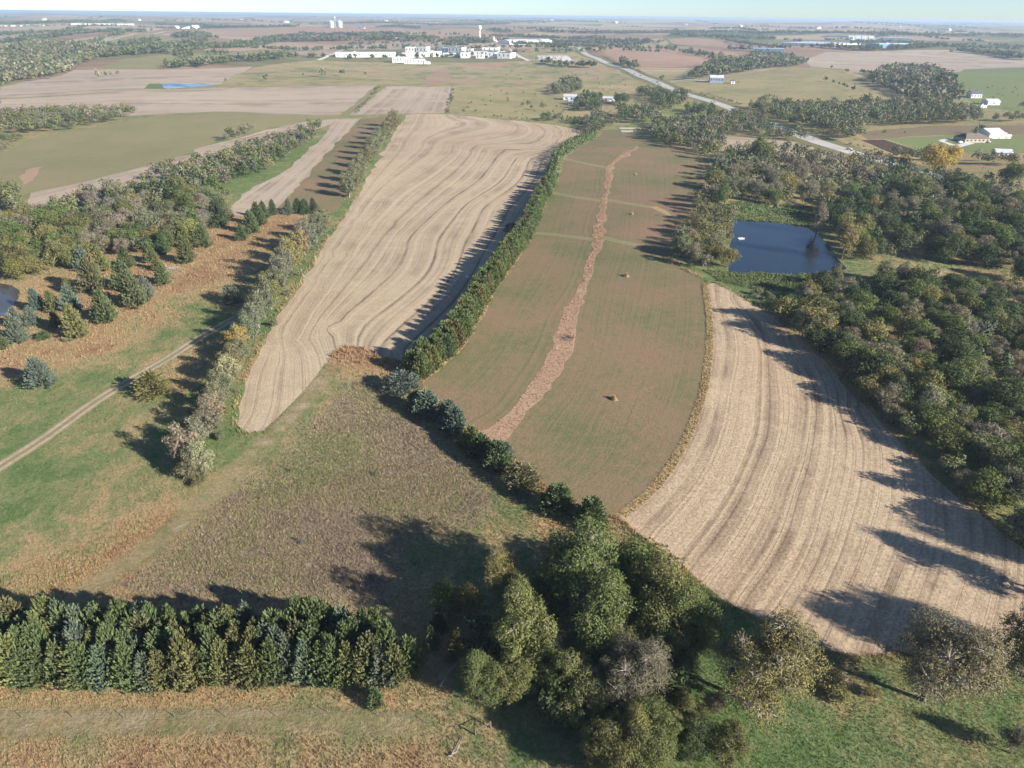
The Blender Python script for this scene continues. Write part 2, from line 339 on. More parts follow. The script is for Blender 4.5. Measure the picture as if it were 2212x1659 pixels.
M = dict(
    meadow=mat_meadow(), tuft=mat_tuft(), track=mat_track(), mown=mat_mown(),
    corn=mat_stubble('bean_stubble', (.445, .365, .26), (.22, .17, .125), 11., .95, (.74, 1.2), 0, .6, .40, .62),
    right=mat_stubble('corn_stubble', (.46, .362, .25), (.175, .128, .095), 7., 0., (.52, 1.38), 0., .9, .45, .65),
    far_stub=mat_stubble('pale_stubble', (.40, .335, .265), (.25, .20, .155), 10., 0., (.8, 1.15), 0, .9),
    pink=mat_stubble('reddish_stubble', (.34, .235, .165), (.24, .165, .12), 10., 0., (.8, 1.15), 0, .5),
    hay=mat_grassy('mown_hay', [(0, (.24, .152, .10)), (.3, (.212, .155, .096)), (.5, (.185, .152, .087)), (.7, (.152, .142, .074)), (1, (.112, .13, .055))], .02, .35, 1.8, (.95, .5), (.68, 1.26), (5.5, .95)),
    hayg=mat_grassy('green_hay', [(0, (.27, .22, .13)), (.5, (.22, .20, .108)), (1, (.17, .18, .08))], .02, .2, 1.5, (.6, .3), (.85, 1.12), (5., .55)),
    weeds=mat_grassy('weedy_ground', [(0, (.135, .095, .075)), (.35, (.20, .145, .105)), (.55, (.205, .165, .10)), (.75, (.165, .16, .075)), (1, (.13, .15, .055))], .045, .5, 1.4, (.55, .75), (.5, 1.35), None, .5),
    redgrass=mat_grassy('red_brown_grass', [(0, (.25, .16, .11)), (.4, (.35, .235, .165)), (.7, (.39, .27, .19)), (1, (.41, .305, .21))], .1, .9, 3., (.35, .35), (.72, 1.2), None, .3),
    tangrass=mat_grassy('dry_tan_grass', [(0, (.27, .17, .09)), (.5, (.38, .28, .155)), (1, (.33, .28, .13))], .1, .7, 2., (.5, .6), (.6, 1.25), None, .4),
    green=mat_grassy('lush_green_growth', [(0, (.19, .19, .085)), (.4, (.125, .17, .065)), (1, (.09, .15, .05))], .08, .7, 2., (.5, .6), (.6, 1.3), None, .3),
    lawn=mat_grassy('lawn', [(0, (.18, .19, .085)), (1, (.135, .185, .07))], .03, .3, 2., (.5, .3), (.85, 1.12)),
    pasture=mat_grassy('pasture', [(0, (.33, .26, .15)), (.4, (.29, .245, .13)), (.7, (.22, .21, .105)), (1, (.155, .18, .078))], .018, .12, .8, (.75, .55), (.75, 1.2)),
    rough=mat_grassy('rough_pasture', [(0, (.30, .165, .11)), (.25, (.35, .265, .16)), (.5, (.275, .24, .125)), (.75, (.185, .19, .09)), (1, (.125, .16, .07))], .010, .05, .8, (.95, .85), (.75, 1.2)),
    soil=mat_grassy('tilled_soil', [(0, (.05, .033, .026)), (1, (.09, .06, .045))], .05, .4, 2., (.4, .4), (.75, 1.2)),
    gravel=plain('gravel', (.42, .39, .36), .9, .1), asphalt=plain('asphalt', (.40, .385, .36), .85, .2, var=.2, scale=.05), concrete=plain('concrete', (.55, .53, .50), .85, .15),
    shoulder=mat_grassy('road_verge', [(0, (.20, .17, .09)), (1, (.13, .155, .06))], .03, .3, 2., (.5, .5), (.8, 1.15)),
    pond=mat_water('pond_water', (.012, .022, .035)), pond2=mat_water('murky_water', (.06, .055, .045), .05),
    cedar=mat_leaf('cedar_needles', trans=.12), leaf=mat_leaf('broad_leaves', trans=.3), treemass=mat_leaf_attr('tree_mass', .15),
    bark=mat_bark('bark', (.13, .10, .08)), pale_bark=mat_bark('pale_bark', (.34, .31, .27)), twig=mat_bark('twigs', (.30, .265, .215)),
    wood=plain('weathered_wood', (.17, .145, .12), .9, .1, var=.3, scale=6.), wire=plain('fence_wire', (.35, .34, .33), .5, .4, .6),
    white=plain('white_wall', (.80, .79, .76), .7, .2, var=.04, scale=.2), cream=plain('cream_wall', (.68, .62, .52), .8, .2, var=.06, scale=.3),
    bluewall=plain('blue_gray_siding', (.22, .29, .38), .6, .3), steelblue=plain('blue_steel', (.10, .23, .36), .5, .4), roofw=plain('pale_metal_roof', (.62, .65, .68), .45, .4, .2, .06, .3),
    roofd=plain('dark_roof', (.11, .115, .13), .8, .2), roofg=plain('grey_membrane_roof', (.30, .31, .32), .8, .2), roofn=plain('brown_roof', (.17, .14, .12), .85, .15), tan=plain('tan_siding', (.42, .36, .29), .8, .2),
    glass=plain('window_glass', (.04, .055, .075), .15, .6), door=plain('door_paint', (.30, .29, .28), .6, .3), galv=plain('galvanised_steel', (.52, .56, .60), .38, .5, .45, .08, .3),
    paint=mat_tintpaint('vehicle_paint'), plastic=plain('grey_straw_bale', (.42, .40, .35), .5, .3), yellow=plain('yellow_road_paint', (.55, .42, .06), .7, .2), cow=plain('black_hide', (.02, .018, .016), .7, .2),
    tyre=plain('tyre_rubber', (.03, .03, .03), .8, .2), insul=plain('grey_insulator', (.4, .4, .4), .3, .5),
)

# ------------------------------------------------------------------ land regions, traced on the photograph's grid
def Z(cx, cy, pts):                 # points read off an enlarged crop whose corner is (cx, cy)
    return [(cx * .72005 + x / 3., cy * .72005 + y / 3.) for x, y in pts]
def Z3(pts): return [(1296 + x * .41406, y * .41406) for x, y in pts]
def Z5(pts): return [(1800 + x * .18618, 180 + y * .18618) for x, y in pts]
HEDGE_FOOT = [(914, 828), (960, 790), (1003, 749), (1040, 690), (1070, 633), (1120, 560), (1154, 506), (1180, 440), (1205, 395), (1217, 346), (1240, 325), (1297, 296)]
RIGHT_EDGE = [(1522, 612), (1532, 680), (1532, 760), (1523, 830), (1506, 890), (1481, 951), (1440, 1021), (1395, 1071), (1342, 1114)]
WATERWAY_L = [(1375, 316), (1321, 353), (1311, 359), (1301, 433), (1281, 493), (1284, 516), (1271, 556), (1251, 616), (1217, 676), (1204, 716), (1197, 741), (1174, 788), (1137, 845), (1097, 895), (1057, 925), (1027, 935)]
WATERWAY_R = [(1379, 319), (1325, 357), (1320, 403), (1304, 493), (1301, 526), (1284, 566), (1267, 616), (1247, 683), (1244, 708), (1241, 738), (1211, 808), (1171, 861), (1137, 888), (1111, 928), (1094, 955), (1081, 961)]
REG = []      # (name, material key, label, world polygon, row curves) - later ones lie over earlier ones
def region(name, mat, label, pts, rows=None, jit=.35):
    REG.append(dict(name=name, mat=mat, label=label, poly=densify(at(pts), jit), rows=rows))
def densify(P, jit, closed=True):
    out = []; n = len(P)
    for i in range(n if closed else n - 1):
        a, b = P[i], P[(i + 1) % n]; L = np.hypot(*(b - a)); d = np.hypot(*((a + b) / 2))
        step = max(3., d * .018); k = max(1, int(L / step)); nr = np.array([-(b - a)[1], (b - a)[0]]) / max(L, 1e-6)
        for j in range(k):
            q = a + (b - a) * j / k
            if j and jit: q = q + nr * rng.normal() * jit * min(3., max(.6, d / 200.))
            out.append(q)
    return np.array(out)
def spline(P, n=6):
    P = np.asarray(P, float); Q = np.vstack([2 * P[0] - P[1], P, 2 * P[-1] - P[-2]]); out = []
    for i in range(1, len(Q) - 2):
        p0, p1, p2, p3 = Q[i - 1:i + 3]
        for t in np.arange(n) / n:
            out.append(.5 * (2 * p1 + (p2 - p0) * t + (2 * p0 - 5 * p1 + 4 * p2 - p3) * t ** 2 + (3 * p1 - p0 - 3 * p2 + p3) * t ** 3))
    out.append(P[-1]); return np.array(out)
def ribbon(name, mat, label, pts, width, jit=.12, world=False):
    C = spline(np.asarray(pts, float) if world else at(pts), 6); T = np.gradient(C, axis=0); T /= np.hypot(*T.T)[:, None]; Nn = np.stack([-T[:, 1], T[:, 0]], 1)
    L = C + Nn * width / 2; R = C - Nn * width / 2
    REG.append(dict(name=name, mat=mat, label=label, poly=densify(np.vstack([L, R[::-1]]), jit), rows=None, axis=(C, width)))

# far land
region('pasture', 'rough', 'mottled green and tan rough pasture sloping up to the white walled complex', [(475, 182), (545, 147), (650, 133), (700, 127), (1100, 127), (1225, 100), (1290, 128), (1392, 185), (1410, 205), (1400, 235), (1270, 270), (1180, 262), (970, 248), (980, 188), (830, 183), (640, 187), (540, 186)])
region('pasture', 'pasture', 'yellow-green pasture beside the farm buildings with scattered shrubs', [(980, 190), (1110, 192), (1200, 196), (1290, 210), (1400, 232), (1360, 270), (1270, 270), (1180, 262), (1060, 251), (970, 246)])
region('field', 'redpatch' if 0 else 'pink', 'small reddish brown patch in the rough pasture', [(918, 168), (945, 150), (968, 148), (975, 172), (950, 182), (925, 182)])
region('field', 'pink', 'reddish grass strip below the white walled complex', [(1000, 135), (1070, 134), (1110, 140), (1060, 146), (1010, 142)])
region('field', 'far_stub', 'pale stubble field behind the white walled complex', [(690, 105), (740, 97), (850, 90), (1060, 93), (1225, 95), (1222, 103), (1100, 106), (900, 104), (770, 107)])
region('field', 'pink', 'reddish brown field with the tall water tower behind it', [(640, 63), (860, 60), (1060, 62), (1075, 80), (950, 83), (860, 78), (640, 73)])
region('field', 'pink', 'broad reddish brown field below the two grain bins', [(437, 62), (640, 58), (740, 60), (740, 68), (630, 72), (560, 77), (437, 74)])
region('field', 'far_stub', 'pale tan field in front of the long livestock barns', [(0, 64), (143, 55), (290, 55), (353, 63), (320, 68), (190, 67), (0, 79)])
region('field', 'far_stub', 'narrow pale field between two tree belts far away', [(0, 80), (80, 70), (135, 72), (180, 72), (0, 89)])
region('field', 'far_stub', 'pale wedge of field above the wooded bottom', [(90, 96), (200, 80), (300, 75), (207, 95), (170, 101), (100, 102)])
region('hay_field', 'hayg', 'grey-green hay field beside the pale gravel lane', [(207, 95), (343, 72), (393, 83), (333, 93), (233, 100)])
region('hay_field', 'hayg', 'long grey-green hay field between two tree belts', [(213, 150), (267, 127), (500, 112), (633, 103), (650, 108), (625, 124), (467, 137), (333, 150)])
ROWS_FAR = [([(0, 205), (310, 190), (640, 180), (980, 176)], 0.), ([(0, 245), (290, 248), (690, 250), (970, 250)], 3.), ([(0, 150), (350, 147), (545, 140)], -4.)]
region('stubble_field', 'far_stub', 'pale stubble field running down to the wooded bottom', [(0, 189), (120, 166), (160, 151), (350, 151), (545, 144), (500, 165), (475, 182), (310, 196), (0, 212)], ROWS_FAR)
region('stubble_field', 'far_stub', 'wide pale stubble field crossed by faint rows', [(0, 214), (230, 201), (310, 195), (480, 190), (640, 187), (815, 184), (790, 205), (738, 247), (690, 248), (470, 241), (290, 250), (0, 250)], ROWS_FAR)
region('grass_waterway', 'hayg', 'green grassed waterway between two pale stubble fields', [(813, 185), (838, 185), (758, 248), (733, 249)])
region('stubble_field', 'far_stub', 'small pale stubble field bordered by a fence line and a grassed waterway', [(838, 186), (980, 188), (968, 244), (900, 245), (756, 248)], [([(860, 186), (780, 248)], 0.), ([(980, 188), (968, 244)], 4.)])
region('grass_bank', 'green', 'green grassy dam at the end of the small far pond', [(310, 192), (322, 181), (345, 180), (360, 192)])
region('pond', 'pond', 'small bright blue pond among pale stubble fields', [(345, 181), (375, 179.5), (435, 180.5), (467, 182.5), (440, 186), (400, 189), (358, 191)], jit=.1)
region('field', 'pink', 'brown field in the bend of the highway', Z3([(0, 247), (400, 240), (650, 260), (780, 300), (560, 340), (200, 355), (110, 325), (20, 280)]))
region('field', 'pink', 'brown field in front of the blue steel building', Z3([(350, 205), (470, 197), (700, 215), (900, 225), (1200, 243), (1180, 262), (900, 250), (750, 270), (640, 245), (380, 228)]))
region('field', 'far_stub', 'wide tan field crossed by a pale lane', Z3([(1080, 310), (1180, 272), (1500, 267), (1850, 262), (2230, 318), (2230, 350), (1700, 372), (1400, 372), (1250, 357), (1100, 350)]))
region('pasture', 'pasture', 'rounded tan and green hill pasture beside the highway', Z3([(300, 425), (520, 417), (640, 407), (800, 382), (1000, 352), (1200, 357), (1290, 387), (1420, 432), (1550, 522), (1400, 542), (1000, 537), (760, 550), (560, 485)]))
region('dry_grass', 'tangrass', 'strip of yellow dry grass under the hill pasture', Z3([(850, 558), (1000, 545), (1200, 537), (1390, 546), (1300, 580), (950, 575)]))
region('pasture', 'lawn', 'bright green pasture with cattle beside the farmhouse', Z3([(1800, 382), (1900, 362), (2230, 350), (2230, 590), (2000, 560), (1900, 510), (1860, 440)]))
region('stubble_field', 'far_stub', 'small tan stubble field beside the lower road', Z3([(640, 710), (800, 715), (1100, 748), (1290, 800), (1260, 830), (1000, 806), (900, 785), (700, 795), (645, 795)]))
region('rough_grass', 'weeds', 'brown rough grass behind the ranch house', Z3([(1350, 692), (1700, 657), (2230, 650), (2230, 705), (1900, 702), (1400, 730)]))
region('lawn', 'lawn', 'bright mown lawn around the ranch house', Z3([(1480, 724), (1900, 706), (2230, 705), (2230, 800), (1900, 795), (1680, 792)]))
region('garden_plot', 'soil', 'dark freshly tilled garden plot beside the lawn', Z3([(1360, 731), (1480, 728), (1660, 786), (1640, 812), (1530, 803)]), jit=.1)
region('yard', 'concrete', 'pale concrete yard and parking lot beside the white complex', [(1160, 120), (1225, 120), (1238, 130), (1205, 136), (1165, 130)], jit=.05)
region('yard', 'shoulder', 'grey-green mown yard around the white complex', [(700, 125), (742, 108), (900, 105), (1090, 107), (1142, 131), (700, 131)])
ribbon('service_road', 'concrete', 'pale perimeter road beside the long white building', [(688, 129), (712, 119), (742, 107)], 9.)
ribbon('service_road', 'concrete', 'pale perimeter road beside the parking lot', [(1100, 106), (1118, 119), (1142, 131)], 8.)
ribbon('service_road', 'concrete', 'narrow pale inner patrol road near the parking lot', [(1110, 112), (1122, 124)], 4.)
ribbon('gravel_lane', 'gravel', 'pale gravel lane climbing to the far farmstead', [(175, 98), (212, 90), (262, 80), (343, 71), (390, 67)], 9.)
ribbon('gravel_lane', 'gravel', 'long pale lane across the wide tan field', Z3([(1180, 262), (1500, 276), (1850, 300), (2230, 330)]), 8.)
# near land
HAYG = Z(0, 300, [(0, 350), (240, 250), (440, 205), (690, 165), (880, 120), (1200, 90), (1500, 75), (1800, 90), (2140, 105), (2190, 115), (2000, 130), (1700, 190), (1400, 260), (1260, 320), (1200, 355), (900, 440), (500, 540), (200, 600), (60, 640), (0, 640)])
region('hay_field', 'hayg', 'large olive-green hay field beyond the wooded draw', HAYG, [(Z(0, 300, [(0, 340), (440, 200), (880, 118), (1500, 70), (2180, 105)]), 0.), (Z(0, 300, [(0, 640), (500, 540), (900, 440), (1260, 330), (1700, 190), (2190, 118)]), 5.)])
region('dry_grass', 'redgrass', 'small oval clump of reddish dry grass in the olive hay field', Z(0, 300, [(125, 495), (205, 440), (285, 430), (212, 520), (150, 552)]))
region('stubble_field', 'far_stub', 'pale stubble strip above the wooded draw', Z(0, 300, [(200, 600), (500, 540), (900, 440), (1200, 360), (1270, 350), (1260, 320), (1500, 260), (1720, 195), (2000, 135), (2190, 120), (2165, 150), (2050, 190), (1900, 240), (1650, 320), (1420, 390), (1240, 450), (1000, 520), (800, 580), (540, 650), (320, 695), (220, 695), (180, 650)]),
       [(Z(0, 300, [(200, 600), (900, 440), (1260, 325), (2000, 133), (2190, 118)]), 0.), (Z(0, 300, [(320, 700), (1000, 525), (1650, 325), (2165, 150)]), 3.)])
region('stubble_field', 'far_stub', 'long narrow pale stubble strip between the wooded draw and a mown strip', [(722, 257), (713, 273), (697, 293), (667, 323), (633, 356), (600, 379), (547, 403), (520, 429), (497, 449), (507, 465), (540, 467), (580, 462), (597, 450), (633, 416), (670, 376), (697, 343), (737, 300), (778, 257)],
       [([(722, 257), (667, 323), (600, 379), (497, 449)], 0.), ([(778, 257), (697, 343), (597, 452)], 3.)])
region('hay_field', 'hay', 'narrow mown hay strip in the shade of the thin tree row', [(778, 257), (838, 250), (848, 262), (822, 300), (795, 335), (770, 365), (755, 395), (748, 425), (738, 445), (722, 455), (690, 466), (597, 453), (633, 416), (697, 343), (737, 300)], [([(778, 257), (597, 453)], 0.), ([(848, 262), (722, 455)], 4.)])
def zc(p): return Z(1024, 300, p)
T_LEFT = [(877, 248), (850, 290), (815, 350), (790, 395), (760, 440), (735, 480), (700, 530), (680, 570), (640, 630), (610, 670), (580, 720), (560, 766), (540, 800), (530, 838), (518, 893)]
T_A = zc([(890, 130), (940, 150), (930, 180), (800, 205), (680, 235), (600, 270), (595, 300), (550, 350), (430, 440), (300, 530), (130, 700), (-60, 980), (-260, 1270), (-500, 1600)])
T_B = zc([(1080, 145), (1140, 165), (1140, 200), (1050, 235), (900, 258), (770, 268), (725, 290), (715, 335), (640, 400), (500, 495), (330, 600), (180, 760), (60, 930), (-60, 1120), (-250, 1420), (-330, 1560)])
T_C = zc([(1270, 160), (1320, 200), (1290, 250), (1170, 290), (980, 285), (890, 285), (850, 310), (800, 395), (700, 495), (560, 610), (400, 760), (250, 930), (120, 1100), (0, 1240), (-130, 1400)])
T_D = zc([(1400, 175), (1440, 210), (1430, 250), (1350, 310), (1200, 325), (1090, 308), (1045, 340), (960, 440), (890, 525), (720, 640), (600, 740), (480, 850), (430, 920), (425, 970), (350, 1110), (150, 1290), (0, 1410), (-40, 1450), (-78, 1490)])
T_E = zc([(1520, 200), (1500, 260), (1400, 330), (1245, 370), (1200, 450), (1140, 540), (1000, 640), (920, 700), (880, 790), (850, 850), (800, 940), (780, 1010), (730, 1130), (600, 1280), (420, 1440), (250, 1600)])
T_HEDGE = [(1255, 305), (1195, 335), (1175, 380), (1150, 425), (1110, 490), (1055, 570), (1010, 650), (955, 710), (900, 765)]
ROWS_T = [(T_LEFT, 0.45), (T_A, 2.), (T_B, 3.), (T_C, 4.), (T_D, 5.), (T_E, 7.), (T_HEDGE, 8.6)]
FIELD1 = [(877, 248), (905, 246), (970, 247), (1050, 255), (1130, 262), (1200, 270), (1250, 280), (1272, 292), (1240, 318), (1205, 342), (1190, 385), (1165, 435), (1135, 495), (1100, 550), (1060, 610), (1030, 670), (985, 725), (945, 765), (910, 795), (880, 780), (850, 777), (820, 768), (790, 752), (760, 746), (735, 750), (718, 762), (700, 795), (683, 828), (650, 858), (617, 891), (590, 915), (567, 931), (533, 935), (513, 918)] + T_LEFT[::-1][:-1]
region('stubble_field', 'corn', 'big tan stubble field with wavy dark terrace lines', FIELD1, ROWS_T)
ROWS_H = [(HEDGE_FOOT, 0.), (WATERWAY_L, 3.), (WATERWAY_R[:-1], 3.6), ([(1400, 312), (1420, 400), (1430, 500), (1420, 600), (1400, 700), (1370, 800), (1330, 900), (1280, 1000), (1200, 1050)], 7.), (RIGHT_EDGE[:-1], 11.), ([(1520, 350), (1500, 440), (1480, 560)], 10.5)]
region('hay_field', 'hay', 'mown brownish-green hay field on both sides of the reddish grass strip', HEDGE_FOOT + [(1300, 280), (1345, 283), (1420, 305), (1490, 325), (1530, 345), (1540, 380), (1535, 420), (1510, 440), (1480, 480), (1450, 530), (1440, 565), (1495, 592)] + RIGHT_EDGE + [(1300, 1115), (1250, 1090), (1180, 1050), (1120, 1000), (1092, 965), (1060, 945), (1030, 930), (990, 925), (960, 895), (935, 865)], ROWS_H)
region('grass_waterway', 'redgrass', 'winding strip of tall reddish-brown grass through the mown hay', WATERWAY_L + [(1060, 950)] + WATERWAY_R[::-1], jit=.5)
for pts in ([(1217, 343), (1300, 360), (1315, 362)], [(1190, 415), (1240, 425), (1300, 434)], [(1152, 503), (1210, 508), (1283, 517)], [(1300, 512), (1340, 522), (1388, 532)], [(1312, 432), (1360, 440), (1410, 448)]):
    ribbon('green_strip', 'hayg', 'faint %s green terrace line in the mown hay' % ['upper', 'second', 'bright', 'short bright', 'thin'][len([r for r in REG if r['name'] == 'green_strip'])], pts, 5., .5)
region('dry_grass', 'tangrass', 'ragged patch of tall dry grass at the shaded side of the mown hay', zc([(1995, 690), (2050, 690), (2110, 720), (2145, 755), (2110, 745), (2040, 712)]))
region('dry_grass', 'meadow', 'reddish tall grass in the notch between hay field and stubble', [(720, 765), (735, 752), (760, 747), (790, 753), (820, 769), (850, 778), (880, 782), (910, 800), (914, 828), (935, 866), (905, 850), (880, 820), (850, 800), (810, 790), (770, 785), (740, 790), (715, 800)], jit=.8)
RS_TOP = [(1522, 612), (1545, 612), (1570, 625), (1600, 640), (1640, 665), (1690, 700), (1740, 740), (1790, 790), (1830, 840), (1880, 890), (1930, 940), (1980, 990), (2030, 1040), (2090, 1090), (2150, 1140), (2215, 1188), (2300, 1250)]
RS_BOT = [(2300, 1400), (2215, 1396), (2108, 1396), (2000, 1405), (1900, 1415), (1840, 1415), (1758, 1399), (1700, 1365), (1634, 1333), (1590, 1310), (1558, 1293), (1500, 1245), (1474, 1219), (1430, 1188), (1390, 1160), (1345, 1120)]
ROWS_R = [(RIGHT_EDGE[:-1], 0.), ([(1560, 640), (1600, 740), (1588, 830), (1570, 930), (1535, 1020), (1470, 1110), (1420, 1160)], 1.6), ([(1585, 645), (1635, 690), (1661, 735), (1675, 821), (1678, 908), (1665, 968), (1641, 1025), (1608, 1098), (1555, 1181), (1510, 1235)], 3.2), ([(1720, 740), (1770, 815), (1785, 888), (1781, 948), (1771, 1015), (1751, 1081), (1731, 1158), (1690, 1240), (1640, 1310)], 5.4), ([(1860, 890), (1905, 950), (1915, 998), (1911, 1081), (1888, 1165), (1860, 1240), (1820, 1330), (1790, 1395)], 7.8), ([(2040, 1070), (2045, 1180), (2010, 1290), (1980, 1390)], 10.2), ([(2200, 1200), (2190, 1300), (2170, 1390)], 13.)]
region('stubble_field', 'right', 'curving tan corn stubble field beside the dark wood', RS_TOP + RS_BOT + RIGHT_EDGE[::-1][:-1], ROWS_R)
ribbon('grass_strip', 'tangrass', 'narrow yellow grass strip between mown hay and corn stubble', RIGHT_EDGE, 2.2, .3)
region('weed_patch', 'meadow', 'large weedy brown and olive patch above the cedar windbreak', [(770, 822), (820, 832), (870, 860), (920, 905), (970, 955), (1010, 1005), (1050, 1050), (1070, 1085), (1040, 1120), (1000, 1140), (900, 1165), (850, 1200), (850, 1260), (820, 1310), (600, 1300), (300, 1295), (262, 1262), (330, 1212), (430, 1130), (520, 1050), (600, 985), (650, 930), (700, 880)], jit=.9)
ribbon('mown_lane', 'meadow', 'mown grass lane with faint wheel ruts along the weedy patch', [(150, 1310), (180, 1285), (250, 1235), (330, 1180), (410, 1110), (480, 1045), (540, 985), (600, 925), (660, 865), (702, 815), (722, 785)], 5.6, .5)
ribbon('dirt_track', 'track', 'pale two-rut dirt track crossing the grassy meadow', [(-60, 1048), (0, 1008), (100, 944), (200, 872), (280, 822), (360, 776), (430, 731), (490, 696), (532, 674)], 4.2, .25)
ribbon('mown_lane', 'meadow', 'dull green mown strip across the dry foreground grass', [(-120, 1570), (0, 1560), (200, 1561), (400, 1558), (600, 1556), (800, 1562), (930, 1575)], 4.5, .4)
PONDR = Z(2048, 300, [(310, 775), (400, 770), (480, 785), (560, 780), (575, 720), (600, 655), (620, 660), (615, 720), (640, 800), (720, 810), (810, 830), (870, 870), (940, 940), (990, 1000), (1035, 1060), (1065, 1092), (1000, 1118), (900, 1131), (700, 1131), (450, 1126), (298, 1116), (305, 1000), (318, 900), (300, 850)])
region('marsh', 'green', 'bright green marsh plants at the head of the blue pond', Z(2048, 300, [(200, 690), (400, 655), (545, 670), (570, 700), (640, 700), (835, 690), (845, 825), (740, 815), (640, 800), (545, 785), (480, 788), (310, 775), (225, 745)]), jit=.8)
region('grass_bank', 'green', 'bright green grassy dam below the blue pond', Z(2048, 300, [(130, 1105), (300, 1118), (700, 1134), (890, 1135), (860, 1180), (740, 1240), (600, 1235), (400, 1215), (230, 1175)]), jit=.8)
region('pond', 'pond', 'dark blue pond ringed by trees', PONDR, jit=.3)
region('pond', 'pond2', 'corner of a murky pond beside the blue-green cedars', [(-80, 610), (0, 612), (25, 616), (43, 628), (40, 645), (20, 670), (-5, 690), (-80, 690)], jit=.2)
region('pond', 'pond2', 'tiny pale farm pond near the farmhouse', Z5([(1622, 330), (1650, 318), (1692, 325), (1680, 345), (1640, 352)]), jit=.1)
HIGHWAY = [(1150, 79), (1190, 85), (1228, 95), (1258, 110), (1298, 130), (1340, 145), (1420, 178), (1495, 207), (1594, 240), (1640, 258), (1690, 277), (1755, 302), (1834, 327), (1905, 347), (2000, 375), (2120, 410), (2260, 450)]
ribbon('road_verge', 'shoulder', 'mown grass verge along the highway', HIGHWAY, 38., .6)
ribbon('highway', 'asphalt', 'pale grey two-lane highway crossing the countryside', HIGHWAY, 15., .05)
ribbon('farm_lane', 'mown', 'grassy farm lane along the far edge of the terraced stubble', [(640, 249), (740, 249), (860, 246), (970, 245), (1060, 251), (1180, 263), (1265, 275)], 6., .3)
ribbon('gravel_lane', 'gravel', 'pale driveway from the highway to the blue-grey house', [(1449, 176), (1490, 172), (1515, 174), (1535, 178)], 5.)
ribbon('driveway', 'concrete', 'curved white driveway looping across the lawn', Z5([(1530, 640), (1400, 643), (1290, 655), (1260, 668), (1330, 695), (1390, 715), (1450, 715)]), 4.5, .05)
ribbon('driveway', 'concrete', 'white driveway running from the ranch house to the road', Z5([(1600, 690), (1480, 720), (1380, 750), (1250, 790)]), 6.5, .05)

def inside(P, poly):
    x, y = P[:, 0], P[:, 1]; res = np.zeros(len(P), bool); lo, hi = poly.min(0), poly.max(0)
    idx = np.where((x >= lo[0]) & (x <= hi[0]) & (y >= lo[1]) & (y <= hi[1]))[0]
    if not len(idx): return res
    xs, ys = x[idx], y[idx]; c = np.zeros(len(idx), bool)
    x1, y1 = poly[:, 0], poly[:, 1]; x2, y2 = np.roll(x1, -1), np.roll(y1, -1)
    for a, b, c1, d in zip(x1, y1, x2, y2):
        if b == d: continue
        m = (b > ys) != (d > ys); c[m] ^= xs[m] < (c1 - a) * (ys[m] - b) / (d - b) + a
    res[idx] = c; return res
# greenness of the wild grass: control points mostly read off the photograph (0 rusty, .35 tan, 1 green)
GPTS = [(100, 700, .3), (250, 650, .1), (400, 600, .05), (500, 520, .05), (560, 500, .05), (620, 485, .05), (350, 700, .25), (200, 760, .15), (60, 780, .2), (150, 720, .3), (450, 650, .5), (500, 680, .8), (20, 900, .7), (120, 880, .8), (200, 830, .8), (300, 760, .75), (400, 720, .85), (250, 790, .6), (60, 960, .9), (300, 880, .75), (380, 820, .3), (420, 780, .3), (430, 870, .65), (200, 960, .7), (100, 1050, .9), (250, 1040, .6), (330, 980, .65), (350, 1100, .5), (430, 1060, .55), (160, 1150, .65), (60, 1140, .95), (30, 1230, .42), (110, 1240, .35), (170, 1250, .25), (260, 1180, .15), (340, 1120, .2), (20, 1190, .55), (220, 1120, .6), (450, 960, .9), (480, 930, .95), (540, 960, .75), (560, 860, .9), (600, 700, .95), (660, 590, .95), (700, 510, .95), (730, 450, .95),
        (760, 770, .1), (740, 790, .25), (800, 800, .2), (790, 850, .7), (850, 770, .05), (880, 800, .05), (640, 900, .55), (700, 830, .5), (870, 880, .65), (960, 980, .8), (1030, 1080, .85), (1100, 1120, .7), (1150, 1080, .6), (1200, 1130, .5), (1100, 1180, .6), (1300, 1150, .3), (1330, 1140, .2), (980, 930, .3), (1060, 980, .3), (1150, 1040, .3), (1230, 1090, .3),
        (50, 1490, .35), (200, 1480, .6), (350, 1480, .3), (100, 1530, .15), (300, 1530, .2), (500, 1520, .22), (600, 1500, .3), (700, 1500, .45), (50, 1560, .6), (200, 1570, .6), (400, 1565, .6), (600, 1560, .55), (800, 1570, .65), (100, 1620, .12), (300, 1630, .15), (500, 1620, .1), (700, 1620, .2), (850, 1640, .25), (900, 1500, .3), (950, 1520, .5), (980, 1560, .7), (950, 1640, .3), (1050, 1620, .7), (1150, 1580, .8), (1650, 1540, .95), (1800, 1580, .95), (2000, 1560, .9), (2150, 1520, .85), (2100, 1640, .8), (1700, 1640, .95), (1780, 1475, .35), (1500, 1400, .9), (1550, 1350, .9), (1600, 1420, .9), (1900, 1450, .7), (2200, 1480, .8), (1380, 1170, .3), (1450, 1230, .3),
        (50, 500, .4), (100, 460, .7), (40, 420, .6), (500, 400, .9), (640, 330, .9), (560, 380, .9), (1600, 640, .95), (1900, 700, .5), (2100, 800, .5), (2000, 620, .4), (2190, 640, .4), (1450, 240, .7), (1350, 270, .7), (2100, 340, .35), (1700, 250, .5), (2050, 900, .7), (1880, 608, .75), (1960, 602, .75), (2060, 630, .6), (1840, 560, .7), (1880, 520, .6), (1700, 700, .3), (1850, 850, .3), (2000, 1000, .6), (2150, 1120, .7)]  # between the pond woods set greener, so darker ground stands in for tree shade
_gp = np.array(GPTS); _gxy = at(_gp[:, :2]); _gv = _gp[:, 2] * .97
